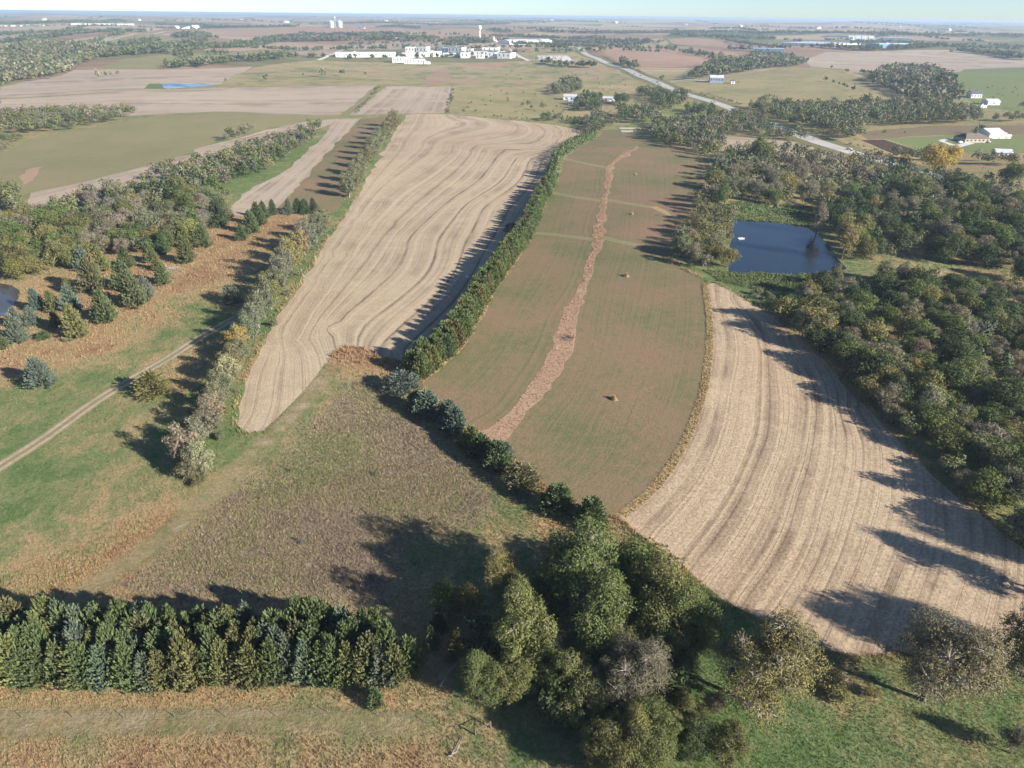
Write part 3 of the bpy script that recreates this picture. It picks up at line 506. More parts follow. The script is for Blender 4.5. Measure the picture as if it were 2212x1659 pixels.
def greenness(P):
    P = np.asarray(P); out = np.zeros(len(P))
    for i in range(0, len(P), 20000):
        q = P[i:i + 20000]; d2 = ((q[:, None, :] - _gxy[None]) ** 2).sum(2); k = 1. / (d2 + 9.) ** 1.6; out[i:i + 20000] = (k * _gv).sum(1) / k.sum(1)
    return out
def row_field(rows, P):
    """Smooth row coordinate through the traced curves (radial basis fit)."""
    C, v = [], []
    for pts, val in rows:
        q = spline(at(pts), 3); C.append(q); v += [val] * len(q)
    C = np.vstack(C); v = np.array(v); ph = lambda A, B: np.hypot(A[:, None, 0] - B[None, :, 0], A[:, None, 1] - B[None, :, 1])
    n = len(C); s = 100.; K = np.zeros((n + 3, n + 3)); K[:n, :n] = ph(C, C) / s; K[:n, :n] += np.eye(n) * .01; K[:n, n:] = np.c_[np.ones(n), C / s]; K[n:, :n] = K[:n, n:].T
    wts = np.linalg.lstsq(K, np.r_[v, 0, 0, 0], rcond=None)[0]; out = np.zeros(len(P))
    for i in range(0, len(P), 8000):
        q = P[i:i + 8000]; out[i:i + 8000] = ph(q, C) / s @ wts[:n] + np.c_[np.ones(len(q)), q / s] @ wts[n:]
    return out
SOFT = dict(wd=('weed_patch',), mw=('mown_lane',), rd=('dry_grass',))
def covers(P):
    """Soft cover weights at points P: 1 inside, falling off across the border."""
    out = {k: np.zeros(len(P)) for k in ('wd', 'mw', 'rd', 'rt')}
    for k, names in SOFT.items():
        for r in REG:
            if r['name'] in names and r['mat'] == 'meadow':
                lo, hi = r['poly'].min(0) - 8, r['poly'].max(0) + 8; i = np.where(((P > lo) & (P < hi)).all(1))[0]
                if not len(i): continue
                L = np.vstack([r['poly'], r['poly'][:1]]); sd = seg_dist(P[i], L) * np.where(inside(P[i], r['poly']), 1, -1); wdt = {'wd': 7., 'mw': 1.6, 'rd': 3.2}[k]
                out[k][i] = np.maximum(out[k][i], np.clip(.5 + sd / (2 * wdt), 0, 1))
                if 'axis' in r: out['rt'][i] = np.maximum(out['rt'][i], np.exp(-((seg_dist(P[i], r['axis'][0]) - 1.1) / .6) ** 2))
    return out
def build_land():
    pts, edges = [], []
    for r in REG:
        b = len(pts); k = len(r['poly']); pts += [tuple(q) for q in r['poly']]; edges += [(b + i, b + (i + 1) % k) for i in range(k)]
    grid = []
    R = [12.]
    while R[-1] < 70000: R.append(R[-1] + max(4.5, R[-1] * .032))
    for i, r in enumerate(R):
        st = min(max(1.4, math.degrees(4.5 / r)), 9.); n = int(124 / st)
        for a in np.linspace(-62, 62, n + 1) + (st / 2 if i % 2 else 0): t = math.radians(90 - a); grid.append((r * math.cos(t), r * math.sin(t)))
        if i % 5 == 0:
            for a in np.arange(72, 290, 12): t = math.radians(90 - a); grid.append((r * math.cos(t), r * math.sin(t)))
    pts += grid
    V, E, T = delaunay_2d_cdt([Vector(p) for p in pts], edges, [], 0, .02)[:3]
    V = np.array([(v.x, v.y) for v in V]); T = np.array([tuple(t) for t in T if len(t) == 3])
    cen = V[T].mean(1); own = np.full(len(T), -1)
    for i, r in enumerate(REG): own[inside(cen, r['poly'])] = i
    Zh = hgt(V); e = .5
    nx = (hgt(V + [e, 0]) - hgt(V - [e, 0])) / (2 * e); ny = (hgt(V + [0, e]) - hgt(V - [0, e])) / (2 * e)
    Nrm = np.c_[-nx, -ny, np.ones(len(V))]; Nrm /= np.linalg.norm(Nrm, axis=1)[:, None]
    for i in range(-1, len(REG)):
        t = T[own == i]
        if not len(t): continue
        ids, inv = np.unique(t, return_inverse=True); t = inv.reshape(-1, 3); q = V[ids]
        va = {}
        if i < 0: name, mat, label = 'ground', 'meadow', 'rolling grassland and farmland reaching to the horizon'
        else:
            r = REG[i]; name, mat, label = r['name'], r['mat'], r['label']
            va['u'] = row_field(r['rows'], q) if r['rows'] else (q @ np.array([.31, .95])) / 60.
            if 'axis' in r:
                C, wd = r['axis']; D = np.zeros(len(q)); k = np.argmin(((q[:, None] - C[None]) ** 2).sum(2), 1); Tn = np.gradient(C, axis=0); Tn /= np.hypot(*Tn.T)[:, None]
                dd = q - C[k]; va['v'] = (dd[:, 0] * -Tn[k, 1] + dd[:, 1] * Tn[k, 0]) / (wd / 2)
        if mat == 'meadow': va['g'] = greenness(q); va.update(covers(q))
        # make every face look up
        a, b, c = q[t[:, 0]], q[t[:, 1]], q[t[:, 2]]; cr = (b[:, 0] - a[:, 0]) * (c[:, 1] - a[:, 1]) - (b[:, 1] - a[:, 1]) * (c[:, 0] - a[:, 0])
        t[cr < 0] = t[cr < 0][:, ::-1]
        z = Zh[ids].copy()
        me = np_mesh(name, np.c_[q, z], t, [M[mat]], vattr=va, smooth=True)
        me.normals_split_custom_set_from_vertices([tuple(n) for n in Nrm[ids]])
        tag(link(name, me), label, name.replace('_', ' ') if name.count('_') < 2 else 'land', kind='structure')
build_land()
def gz(P): return hgt(P)

# ------------------------------------------------------------------ trees: prototypes
def unit(v): return v / np.maximum(np.linalg.norm(v, axis=-1, keepdims=True), 1e-9)
def cards(c, ax, nr, L, Wd):
    """Rhombic leaf sprays: centre c, long axis ax, face normal nr, length L, width Wd -> verts, quads."""
    ax = unit(ax); sd = unit(np.cross(nr, ax)); L = np.asarray(L)[:, None]; Wd = np.asarray(Wd)[:, None]
    V = np.stack([c - ax * L * .5, c + sd * Wd * .5 + ax * L * .05, c + ax * L * .5, c - sd * Wd * .5 + ax * L * .05], 1).reshape(-1, 3)
    return V, np.arange(len(c) * 4).reshape(-1, 4)
def tubes(segs, n=5):
    """Tapered tubes: list of (p, q, r0, r1) -> verts, quads."""
    V, Q = [], []
    for p, q, r0, r1 in segs:
        p, q = np.asarray(p, float), np.asarray(q, float); a = unit(q - p); t = unit(np.cross(a, [.3, .9, .2])); b = np.cross(a, t); k = len(V) * n
        for c, r in ((p, r0), (q, r1)):
            V.append(np.array([c + (t * math.cos(x) + b * math.sin(x)) * r for x in np.arange(n) * 2 * math.pi / n]))
        Q += [(k + i, k + (i + 1) % n, k + n + (i + 1) % n, k + n + i) for i in range(n)]
    return np.vstack(V), np.array(Q)
def make_cedar(seed, nb, ns, R=.5, power=.72, low=False, gap=.0):
    r = np.random.default_rng(seed); C, A, Nn, L, Wd, T = [], [], [], [], [], []
    lump = r.random(9)
    for i in range(nb):
        t = .03 + .95 * r.random() ** 1.15; az = r.random() * 2 * math.pi
        pr = R * ((1 - t) ** power) * (.72 + .33 * lump[int(az / 6.2832 * 9) % 9] + .28 * (r.random() - .3)) + .02
        if low: pr = R * math.sqrt(max(.02, 1 - t * t)) * (.75 + .4 * r.random())
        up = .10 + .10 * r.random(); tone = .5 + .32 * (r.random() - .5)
        dx, dy = math.cos(az), math.sin(az)
        for k in range(ns):
            s = .30 + .75 * (k + r.random()) / ns
            c = np.array([dx * pr * s, dy * pr * s, t * .93 - .03 + up * s * s * .75]) + r.normal(size=3) * .016 * np.array([1, 1, .6])
            d = np.array([dx, dy, .35 + .9 * s * (1.2 if not low else .6)]) + r.normal(size=3) * .38
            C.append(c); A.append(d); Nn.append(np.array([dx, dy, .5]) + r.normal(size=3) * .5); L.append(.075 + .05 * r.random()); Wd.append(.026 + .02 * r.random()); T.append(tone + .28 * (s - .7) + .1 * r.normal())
    # leader at the top
    for k in range(10): C.append(np.array([r.normal() * .012, r.normal() * .012, .90 + .012 * k])); A.append(np.array([r.normal() * .3, r.normal() * .3, 1.])); Nn.append(r.normal(size=3)); L.append(.08); Wd.append(.028); T.append(.6)
    V, Q = cards(np.array(C), np.array(A), np.array(Nn), np.array(L), np.array(Wd)); V[:, 2] = np.maximum(V[:, 2], .004)
    # dense dark inner foliage
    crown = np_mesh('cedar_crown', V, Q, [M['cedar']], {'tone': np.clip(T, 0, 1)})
    tv, tq = tubes([((0, 0, -.03), (0, 0, .5), .035, .02), ((0, 0, .5), (.005, 0, .93), .02, .004)], 6)
    return np_mesh('cedar_trunk', tv, tq, [M['bark']]), crown
def make_broad(seed, nl, lpl, leaf, twigs=0, shape='round', leafmat='leaf', bark='bark', rad=(.15, .24)):
    """Trunk with limbs to each lobe, lobes of leaf sprays and bare twigs; unit width and height."""
    r = np.random.default_rng(seed); ce, ra = [], []; tries = 0
    base = {'round': .13, 'tall': .2, 'low': .08, 'column': .10}[shape]
    f1, f2, a1, a2 = r.random() * 6.28, r.random() * 6.28, r.uniform(.12, .32), r.uniform(.1, .25)
    while len(ce) < nl and tries < 6000:
        tries += 1; p = r.normal(size=3); p /= np.linalg.norm(p); q = r.random() ** .42
        c = np.array([p[0] * .37 * q, p[1] * .37 * q, base + (1 - base) * (.5 + .40 * p[2] * q)])
        az_ = math.atan2(c[1], c[0]); c[:2] *= 1 + a1 * math.cos(az_ - f1) + a2 * math.cos(2 * az_ - f2); c[2] += .09 * math.cos(az_ - f2) * q
        if shape == 'round': c[:2] *= 1.08 - .35 * max(0, (c[2] - .7) / .3)
        if shape == 'column': c[:2] *= 1.1 - .5 * abs(c[2] - .45)
        rr = rad[0] + (rad[1] - rad[0]) * r.random() ** 1.5
        if all(np.linalg.norm((c - d) * [1, 1, .8]) > .55 * min(rr, e) for d, e in zip(ce, ra)): ce.append(c); ra.append(rr)
    C, Nn, A, L, Wd, T = [], [], [], [], [], []
    for c, rr in zip(ce, ra):
        m = int(lpl * (rr / np.mean(ra)) ** 2 * r.uniform(.6, 1.3)); d = unit(r.normal(size=(m, 3))); d[:, 2] = np.abs(d[:, 2]) * np.where(r.random(m) < .72, 1, -1); d = unit(d)
        bump = 1 + .22 * np.sin(d[:, 0] * 7 + seed) * np.sin(d[:, 1] * 6 + d[:, 2] * 5)
        pos = c + d * (rr * bump * r.uniform(.62, 1.06, m) ** .8)[:, None] * [1, 1, .85]
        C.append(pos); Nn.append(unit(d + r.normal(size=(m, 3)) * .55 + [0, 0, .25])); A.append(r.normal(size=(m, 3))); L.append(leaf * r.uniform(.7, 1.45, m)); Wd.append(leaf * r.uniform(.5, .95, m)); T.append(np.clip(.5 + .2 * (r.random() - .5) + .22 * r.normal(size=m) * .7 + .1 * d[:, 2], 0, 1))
    C = np.vstack(C); Nn = np.vstack(Nn); A = np.vstack(A); A = A - Nn * (A * Nn).sum(1)[:, None]
    V, Q = cards(C, A, Nn, np.concatenate(L), np.concatenate(Wd)); V[:, 2] = np.maximum(V[:, 2], .01)
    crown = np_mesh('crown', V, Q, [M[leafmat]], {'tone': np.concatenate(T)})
    fork = np.array([r.normal() * .02, r.normal() * .02, base * 1.05 + .1]); segs = [((0, 0, -.04), fork, .030, .021)]
    top = np.array([r.normal() * .04, r.normal() * .04, .72]); segs.append((fork, top, .021, .008))
    for c, rr in zip(ce, ra):
        k = min(.9, max(0, (c[2] - fork[2]) / (top[2] - fork[2]) * .6)); st = fork + (top - fork) * k; mid = st + (c - st) * .55 + [0, 0, .03]; segs += [(st, mid, .012, .008), (mid, c, .008, .004)]
    tv, tq = tubes(segs, 5)
    if twigs:
        sp, sq = [], []
        for c, rr in zip(ce, ra):
            d = unit(r.normal(size=(twigs, 3)) + [0, 0, .55]); st = c - d * rr * .3; en = c + d * (rr * r.uniform(.7, 1.15, twigs))[:, None]; w_ = unit(np.cross(d, r.normal(size=(twigs, 3)))) * .0032
            mid = (st + en) / 2 + r.normal(size=(twigs, 3)) * .012
            b = len(tv) + sum(len(x) for x in sp); sp.append(np.stack([st - w_, st + w_, mid + w_, mid - w_, en, en], 1)[:, :5].reshape(-1, 3))
            o = b + np.arange(twigs) * 5
            sq.append(np.c_[o, o + 1, o + 2, o + 3]); sq.append(np.c_[o + 3, o + 2, o + 4, o + 3])
        # the tip faces are triangles stored as quads with a repeated corner; keep them separate
        quads = np.vstack([q for q in sq[0::2]]); tips = np.vstack([q for q in sq[1::2]])[:, :3]
        tv = np.vstack([tv] + sp); tris = np.vstack([tq[:, [0, 1, 2]], tq[:, [0, 2, 3]], quads[:, [0, 1, 2]], quads[:, [0, 2, 3]], tips])
        mi = np.r_[np.zeros(len(tq) * 2), np.ones(len(quads) * 2 + len(tips))]
        trunk = np_mesh('trunk', tv, tris, [M[bark], M['twig'] if bark == 'bark' else M[bark]], mi=mi)
    else: trunk = np_mesh('trunk', tv, tq, [M[bark]])
    return trunk, crown
def make_dead(seed, depth=6):
    r = np.random.default_rng(seed); segs = []
    def grow(p, d, L, rad, k):
        q = p + d * L; segs.append((p, q, rad, rad * .72))
        if k == 0: return
        for _ in range(2 if k < depth else 3):
            nd = unit(d + r.normal(size=3) * .42 + [0, 0, .12]); grow(q, nd, L * r.uniform(.68, .86), rad * .66, k - 1)
    grow(np.array([0, 0, -.03]), np.array([0, 0, 1.]), .26, .022, depth); tv, tq = tubes(segs, 4)
    s = max(tv[:, 2].max(), .1); tv /= s; return np_mesh('dead_limbs', tv, tq, [M['pale_bark']])
PROTO = dict(
    C=[make_cedar(s, 300, 11, .5, pw) for s, pw in zip(range(11, 17), (.72, .62, .8, .55, .68, .6))],
    R=[make_cedar(s, 340, 12, .5, pw) for s, pw in zip(range(101, 105), (.42, .36, .5, .45))],      # bushy shelterbelt cedars
    K=[make_cedar(s, 230, 10, .5, .4, True) for s in (21, 22)],
    B=[make_broad(s, 34, 120, .050, 0) for s in range(31, 36)],
    H=[make_broad(s, 70, 260, .024, 10, rad=(.07, .2)) for s in range(41, 46)],      # large trees close by
    G=[make_broad(s, 34, 62, .044, 30, rad=(.13, .21)) for s in range(51, 55)],       # half bare
    A=[make_broad(s, 64, 300, .0165, 40, rad=(.08, .19)) for s in range(61, 64)],       # half bare, close by
    S=[make_broad(s, 34, 90, .045, 18, 'low', bark='pale_bark', rad=(.11, .19)) for s in range(71, 75)],
    U=[make_broad(s, 20, 70, .07, 10, 'low') for s in range(81, 84)],
    W=[make_broad(s, 30, 130, .045, 0, 'column') for s in range(91, 94)],
)
DEAD = [make_dead(s) for s in (5, 6)]
PARTS = {'C': 'cedar_tree', 'R': 'cedar_tree', 'K': 'cedar_tree', 'B': 'broadleaf_tree', 'H': 'broadleaf_tree', 'W': 'broadleaf_tree', 'G': 'half_bare_tree', 'A': 'half_bare_tree', 'S': 'slender_tree', 'U': 'shrub'}
CATS = {'cedar_tree': 'cedar', 'broadleaf_tree': 'tree', 'half_bare_tree': 'tree', 'slender_tree': 'tree', 'shrub': 'shrub'}
TINT = dict(green=(.115, .142, .054), dark=(.072, .10, .046), olive=(.165, .165, .07), yolive=(.225, .205, .082), grey=(.19, .172, .128), greygreen=(.155, .165, .102), pale=(.235, .22, .145), yellow=(.36, .28, .075), orange=(.30, .185, .07),
            cblue=(.112, .145, .118), cgreen=(.098, .128, .058), colive=(.145, .148, .062), crust=(.138, .124, .065), cdark=(.075, .108, .054), chedge=(.115, .15, .062))
WORD = dict(green='mid-green', dark='dark green', olive='olive-green', yolive='yellowish olive', grey='grey-brown', greygreen='grey-green', pale='pale beige-green', yellow='bright yellow', orange='orange', cblue='blue-green', cgreen='green', colive='olive-gold', crust='rusty olive', cdark='deep green', chedge='mid-green')
TREES = []
def tree(ty, P, W, H, tint, cluster, label=None, group=None, solo=False):
    TREES.append(dict(ty=ty, p=np.asarray(P, float), W=W, H=H, tint=tint, cl=cluster, label=label, group=group, solo=solo))
def depth_of(P, z=0.): return P[1] * math.cos(PITCH) + (CAM_H - z) * math.sin(PITCH)
def by_crown(ty, x, y, w_, tint, cluster, ratio=1.1, label=None, group=None, solo=False):
    """A tree whose crown centre shows at (x, y) and is w_ wide in the tracing grid."""
    P = at([(x, y)])[0]; Wm = w_ * depth_of(P) / F
    for _ in range(4):
        z = float(hgt([P])[0]); up = .55 * Wm * ratio; P = at([(x, y)], up)[0]; Wm = w_ * depth_of(P, z + up) / F
    tree(ty, P, Wm, Wm * ratio, tint, cluster, label, group, solo)
def by_base(ty, x, y, w_, tint, cluster, ratio=1.4, label=None, group=None, solo=False):
    P = at([(x, y)])[0]; Wm = w_ * depth_of(P) / F; tree(ty, P + [0, Wm * .35], Wm, Wm * ratio, tint, cluster, label, group, solo)
def pick(ch): ks = list(ch); p = np.array([ch[k] for k in ks], float); return ks[rng.choice(len(ks), p=p / p.sum())]
def scatter(poly, spacing, W, ratio, types, tints, cluster, holes=(), grow=0.):
    """Fills a traced wood with trees at uneven spacing."""
    q = at(poly); lo, hi = q.min(0), q.max(0); n = int((hi - lo).prod() / spacing ** 2 * 4.); c = rng.uniform(lo, hi, (n, 2)); c = c[inside(c, q)]
    for h in holes: c = c[~inside(c, h)]
    cell = {}; out = []
    for p in c:
        k = (int(p[0] // spacing), int(p[1] // spacing))
        if any((o[0] - p[0]) ** 2 + (o[1] - p[1]) ** 2 < (spacing * .78) ** 2 for i in (-1, 0, 1) for j in (-1, 0, 1) for o in cell.get((k[0] + i, k[1] + j), ())): continue
        cell.setdefault(k, []).append(p); out.append(p)
    for p in out:
        ty = pick(types); wm = rng.uniform(*W); tree(ty, p, wm, wm * rng.uniform(*ratio), pick(tints[ty]) if ty in tints else pick(tints['*']), cluster)
    return len(out)
def belt(line, thick, spacing, W, ratio, types, tints, cluster):
    C = spline(at(line), 6); s = np.r_[0, np.cumsum(np.hypot(*np.diff(C, axis=0).T))]; n = max(2, int(s[-1] * max(thick, spacing) / spacing ** 2))
    for t in rng.uniform(0, s[-1], n):
        p = np.array([np.interp(t, s, C[:, 0]), np.interp(t, s, C[:, 1])]) + rng.normal(size=2) * thick * .3
        ty = pick(types); wm = rng.uniform(*W); tree(ty, p, wm, wm * rng.uniform(*ratio), pick(tints), cluster)

ORD = 'first second third fourth fifth sixth seventh eighth ninth tenth eleventh twelfth thirteenth fourteenth fifteenth sixteenth seventeenth eighteenth nineteenth twentieth'.split(); TENS = ['', '', 'twenty', 'thirty', 'forty', 'fifty', 'sixty', 'seventy', 'eighty', 'ninety']
ORD += [TENS[k // 10] + '-' + ORD[k % 10 - 1] if k % 10 else TENS[k // 10][:-1] + 'ieth' for k in range(21, 100)]
# --- the dense cedar windbreak in the foreground: four rows
for row, (y0, y1) in enumerate(((1468, 1470), (1441, 1443), (1415, 1417), (1390, 1392))):
    where = ['front', 'second', 'third', 'back'][row]
    for x in np.arange(-30, 850 + (20 if row < 2 else -25), 33.):
        xx = x + rng.uniform(-9, 9) + (row % 2) * 18; yy = y0 + rng.uniform(-7, 7) + (8 if 150 < xx < 420 and row == 0 else 0)
        tn = pick(dict(cblue=.15, cgreen=.50, colive=.30, crust=.05)); P = at([(xx, yy)])[0]; Wm = rng.uniform(4.2, 6.6)
        tree('C' if rng.random() < .88 else 'R', P, Wm, rng.uniform(6.8, 9.8), tn, 'windbreak', '%s cedar, %s of the %s row of the foreground windbreak' % (WORD[tn], ORD[min(len(ORD) - 1, int((xx + 45) / 33))], where), 'cedars of the foreground windbreak', True)
# --- the long shelterbelt beside the terraced field: two rows
foot = spline(at(HEDGE_FOOT), 8); s_ = np.r_[0, np.cumsum(np.hypot(*np.diff(foot, axis=0).T))]
for row in range(2):
    for it, t in enumerate(np.arange(1.5, s_[-1] - 6, 4.0)):
        tt = t + rng.uniform(-.9, .9) + row * 1.9; a = np.array([np.interp(tt, s_, foot[:, 0]), np.interp(tt, s_, foot[:, 1])]); b = np.array([np.interp(tt + .5, s_, foot[:, 0]), np.interp(tt + .5, s_, foot[:, 1])]); d = unit(b - a)
        P = a + np.array([-d[1], d[0]]) * (2.6 + row * 3.2 + rng.uniform(-.5, .5)); tn = pick(dict(chedge=.82, colive=.1, cdark=.08)); Wm = rng.uniform(5.0, 6.2)
        tree('R', P, Wm, rng.uniform(7.0, 8.2), tn, 'shelterbelt', '%s cedar, %s from the near end in the %s row of the shelterbelt' % (WORD[tn], ORD[min(it, 98)], ['hay-side', 'stubble-side'][row]), 'cedars of the long shelterbelt', True)
# --- the slanting row between weedy patch and hay field
for n, (x, y, wd, ty, tn, ra, lab) in enumerate([(380, 632, 190, 'K', 'cblue', .75, 'broad low blue-green cedar at the top of the slanting row'), (485, 735, 110, 'C', 'crust', 1.3, 'narrow rusty cedar behind a blue one in the slanting row'), (545, 780, 150, 'C', 'cblue', 1.2, 'blue-green cedar second from the top of the slanting row'), (690, 830, 130, 'C', 'cblue', 1.3, 'tall blue-green cedar touching its neighbour in the slanting row'), (722, 900, 160, 'C', 'cblue', 1.25, 'grey-blue cedar in the middle of the slanting row'),
        (835, 985, 130, 'C', 'colive', 1.2, 'small olive cedar below the grey-blue one in the slanting row'), (905, 1060, 150, 'C', 'cgreen', 1.2, 'dark bushy cedar in the crowded part of the slanting row'), (1000, 1135, 175, 'C', 'cdark', 1.2, 'biggest bushy cedar in the crowded part of the slanting row'), (1055, 1060, 110, 'C', 'cblue', 1.2, 'small blue-tipped cedar half hidden in the slanting row'), (1170, 1260, 190, 'K', 'crust', .95, 'wide rusty olive cedar in the slanting row'), (1390, 1410, 180, 'C', 'cgreen', 1.15, 'round green cedar second from the bottom of the slanting row'), (1610, 1512, 185, 'C', 'cgreen', 1.2, 'round green cedar at the bottom end of the slanting row')]):
    q = Z(1024, 900, [(x, y)])[0]; by_base('R' if ty == 'C' else ty, q[0], q[1], wd / 3. * 1.35, tn, 'slant', ra * .72, lab, 'cedars of the slanting row', True)
# --- cedars scattered in the rusty grass
LC = [(530, 1110, 125, 'cblue'), (645, 1118, 125, 'colive'), (805, 1100, 115, 'cgreen'), (960, 1062, 110, 'cgreen'), (1195, 1064, 140, 'cgreen'), (1190, 965, 120, 'colive'), (1045, 1005, 110, 'cdark'), (1250, 905, 150, 'cgreen'), (1400, 832, 140, 'cdark'), (1445, 785, 120, 'cgreen'), (1300, 965, 120, 'cgreen'), (1010, 1112, 90, 'colive'), (1040, 1205, 120, 'cgreen'), (570, 1255, 175, 'cgreen'), (780, 1245, 155, 'cgreen'), (850, 1358, 195, 'cgreen'), (935, 1295, 115, 'cblue'), (440, 1385, 145, 'cblue'), (660, 1462, 180, 'cgreen'), (330, 1383, 115, 'colive'), (222, 1373, 115, 'cblue'), (470, 1562, 185, 'colive'), (360, 1483, 95, 'colive'), (190, 1475, 110, 'cblue'), (92, 1485, 110, 'cblue'), (80, 1595, 150, 'cblue'), (5, 1625, 90, 'cgreen'), (430, 1255, 80, 'colive'), (1560, 915, 85, 'cdark'), (1620, 875, 120, 'cgreen'), (1662, 822, 120, 'cgreen'), (1700, 775, 90, 'cdark'), (1762, 752, 80, 'cdark'), (1862, 747, 80, 'cblue'), (1930, 742, 80, 'cdark'), (1972, 746, 80, 'cdark'), (2032, 742, 80, 'cdark')]
for x, y, wd, tn in LC:
    q = Z(0, 300, [(x, y)])[0]; wh = 'beside the murky pond corner' if x < 500 and y > 1300 else 'at the edge of the rusty grass' if x < 1350 else 'in the dark line across the rusty grass'
    by_base('C', q[0], q[1], wd / 3., tn, 'scattered', 1.25, '%s cedar %s' % (WORD[tn], wh), 'cedars scattered in the rusty grass', True)
for (x, y, wd, ty, tn, ra, lab, cr) in [(270, 1562, 95, 'K', 'cgreen', .6, 'low spreading green bush in front of the olive-gold cedar', (0, 300)), (1490, 1335, 135, 'K', 'cblue', .95, 'lone dark blue-green cedar beside the end of the dirt track', (0, 300)), (235, 592, 185, 'C', 'cblue', 1.1, 'lone blue-green cedar in open grass far from the track', (0, 900)), (960, 655, 235, 'K', 'colive', .72, 'wide flat olive-gold cedar right beside the dirt track', (0, 900)), (210, 1292, 135, 'C', 'cgreen', 1.35, 'lone small green cedar at the end of the windbreak', (1024, 1536)), (1885, 1120, 36, 'C', 'cgreen', 1.2, 'tiny green cedar seedling among the weeds near the mown lane', (0, 900)), (225, 1150, 50, 'C', 'cgreen', 1., 'tiny green cedar seedling in the middle of the weeds', (1024, 900)), (1955, 215, 50, 'C', 'cblue', 1.1, 'pale small cedar seedling low in the weedy patch', (0, 1536))]:
    q = Z(*cr, [(x, y)])[0]; by_base(ty, q[0], q[1], wd / 3., tn, 'lone', ra, lab, None, True)
# --- thin tree row between the meadow and the terraced field
ROWL = [(392, 962, 62, 'pale'), (405, 1000, 50, 'greygreen'), (420, 935, 58, 'greygreen'), (428, 985, 55, 'pale'), (442, 905, 52, 'greygreen'), (455, 880, 50, 'pale'), (462, 850, 50, 'greygreen'), (470, 825, 46, 'greygreen'), (487, 795, 50, 'pale'), (492, 776, 48, 'olive'), (512, 735, 46, 'yellow'), (508, 755, 44, 'greygreen'), (525, 712, 46, 'greygreen'), (540, 690, 48, 'greygreen'), (553, 668, 48, 'greygreen'), (566, 645, 50, 'greygreen'), (580, 628, 48, 'olive'), (592, 606, 46, 'greygreen'), (600, 585, 46, 'grey'), (612, 565, 46, 'greygreen'), (625, 548, 50, 'yolive'), (640, 530, 48, 'yolive'), (655, 512, 44, 'grey'), (668, 500, 44, 'greygreen'), (680, 487, 42, 'greygreen'), (694, 472, 38, 'greygreen'),
        (752, 398, 36, 'greygreen'), (760, 384, 36, 'greygreen'), (770, 368, 34, 'greygreen'), (778, 352, 34, 'greygreen'), (788, 338, 32, 'olive'), (798, 324, 30, 'greygreen'), (806, 311, 30, 'greygreen'), (815, 300, 28, 'greygreen'), (822, 290, 28, 'greygreen'), (830, 281, 26, 'olive'), (838, 272, 26, 'greygreen'), (846, 262, 26, 'olive'), (853, 253, 26, 'olive')]
for i, (x, y, wd, tn) in enumerate(ROWL):
    seg = 'nearest the weedy patch' if y > 840 else 'above the dirt track' if y > 660 else 'beside the rusty grass' if y > 460 else 'beside the shaded mown strip'
    by_crown('S', x, y, wd * 1.3, tn, 'row', 1.25 if y > 450 else 1.1, '%s slender tree, %s from the near end of the thin tree row' % (WORD[tn], ORD[i]), 'slender trees of the thin tree row', True)
    for k in range(2):
        P = TREES[-1]['p'] if k == 0 else TREES[-2]['p']; tree('U', P + rng.normal(size=2) * 2.2, rng.uniform(2, 3.6), rng.uniform(1.6, 3.2), pick(dict(greygreen=.5, olive=.3, grey=.2)), 'row_brush')
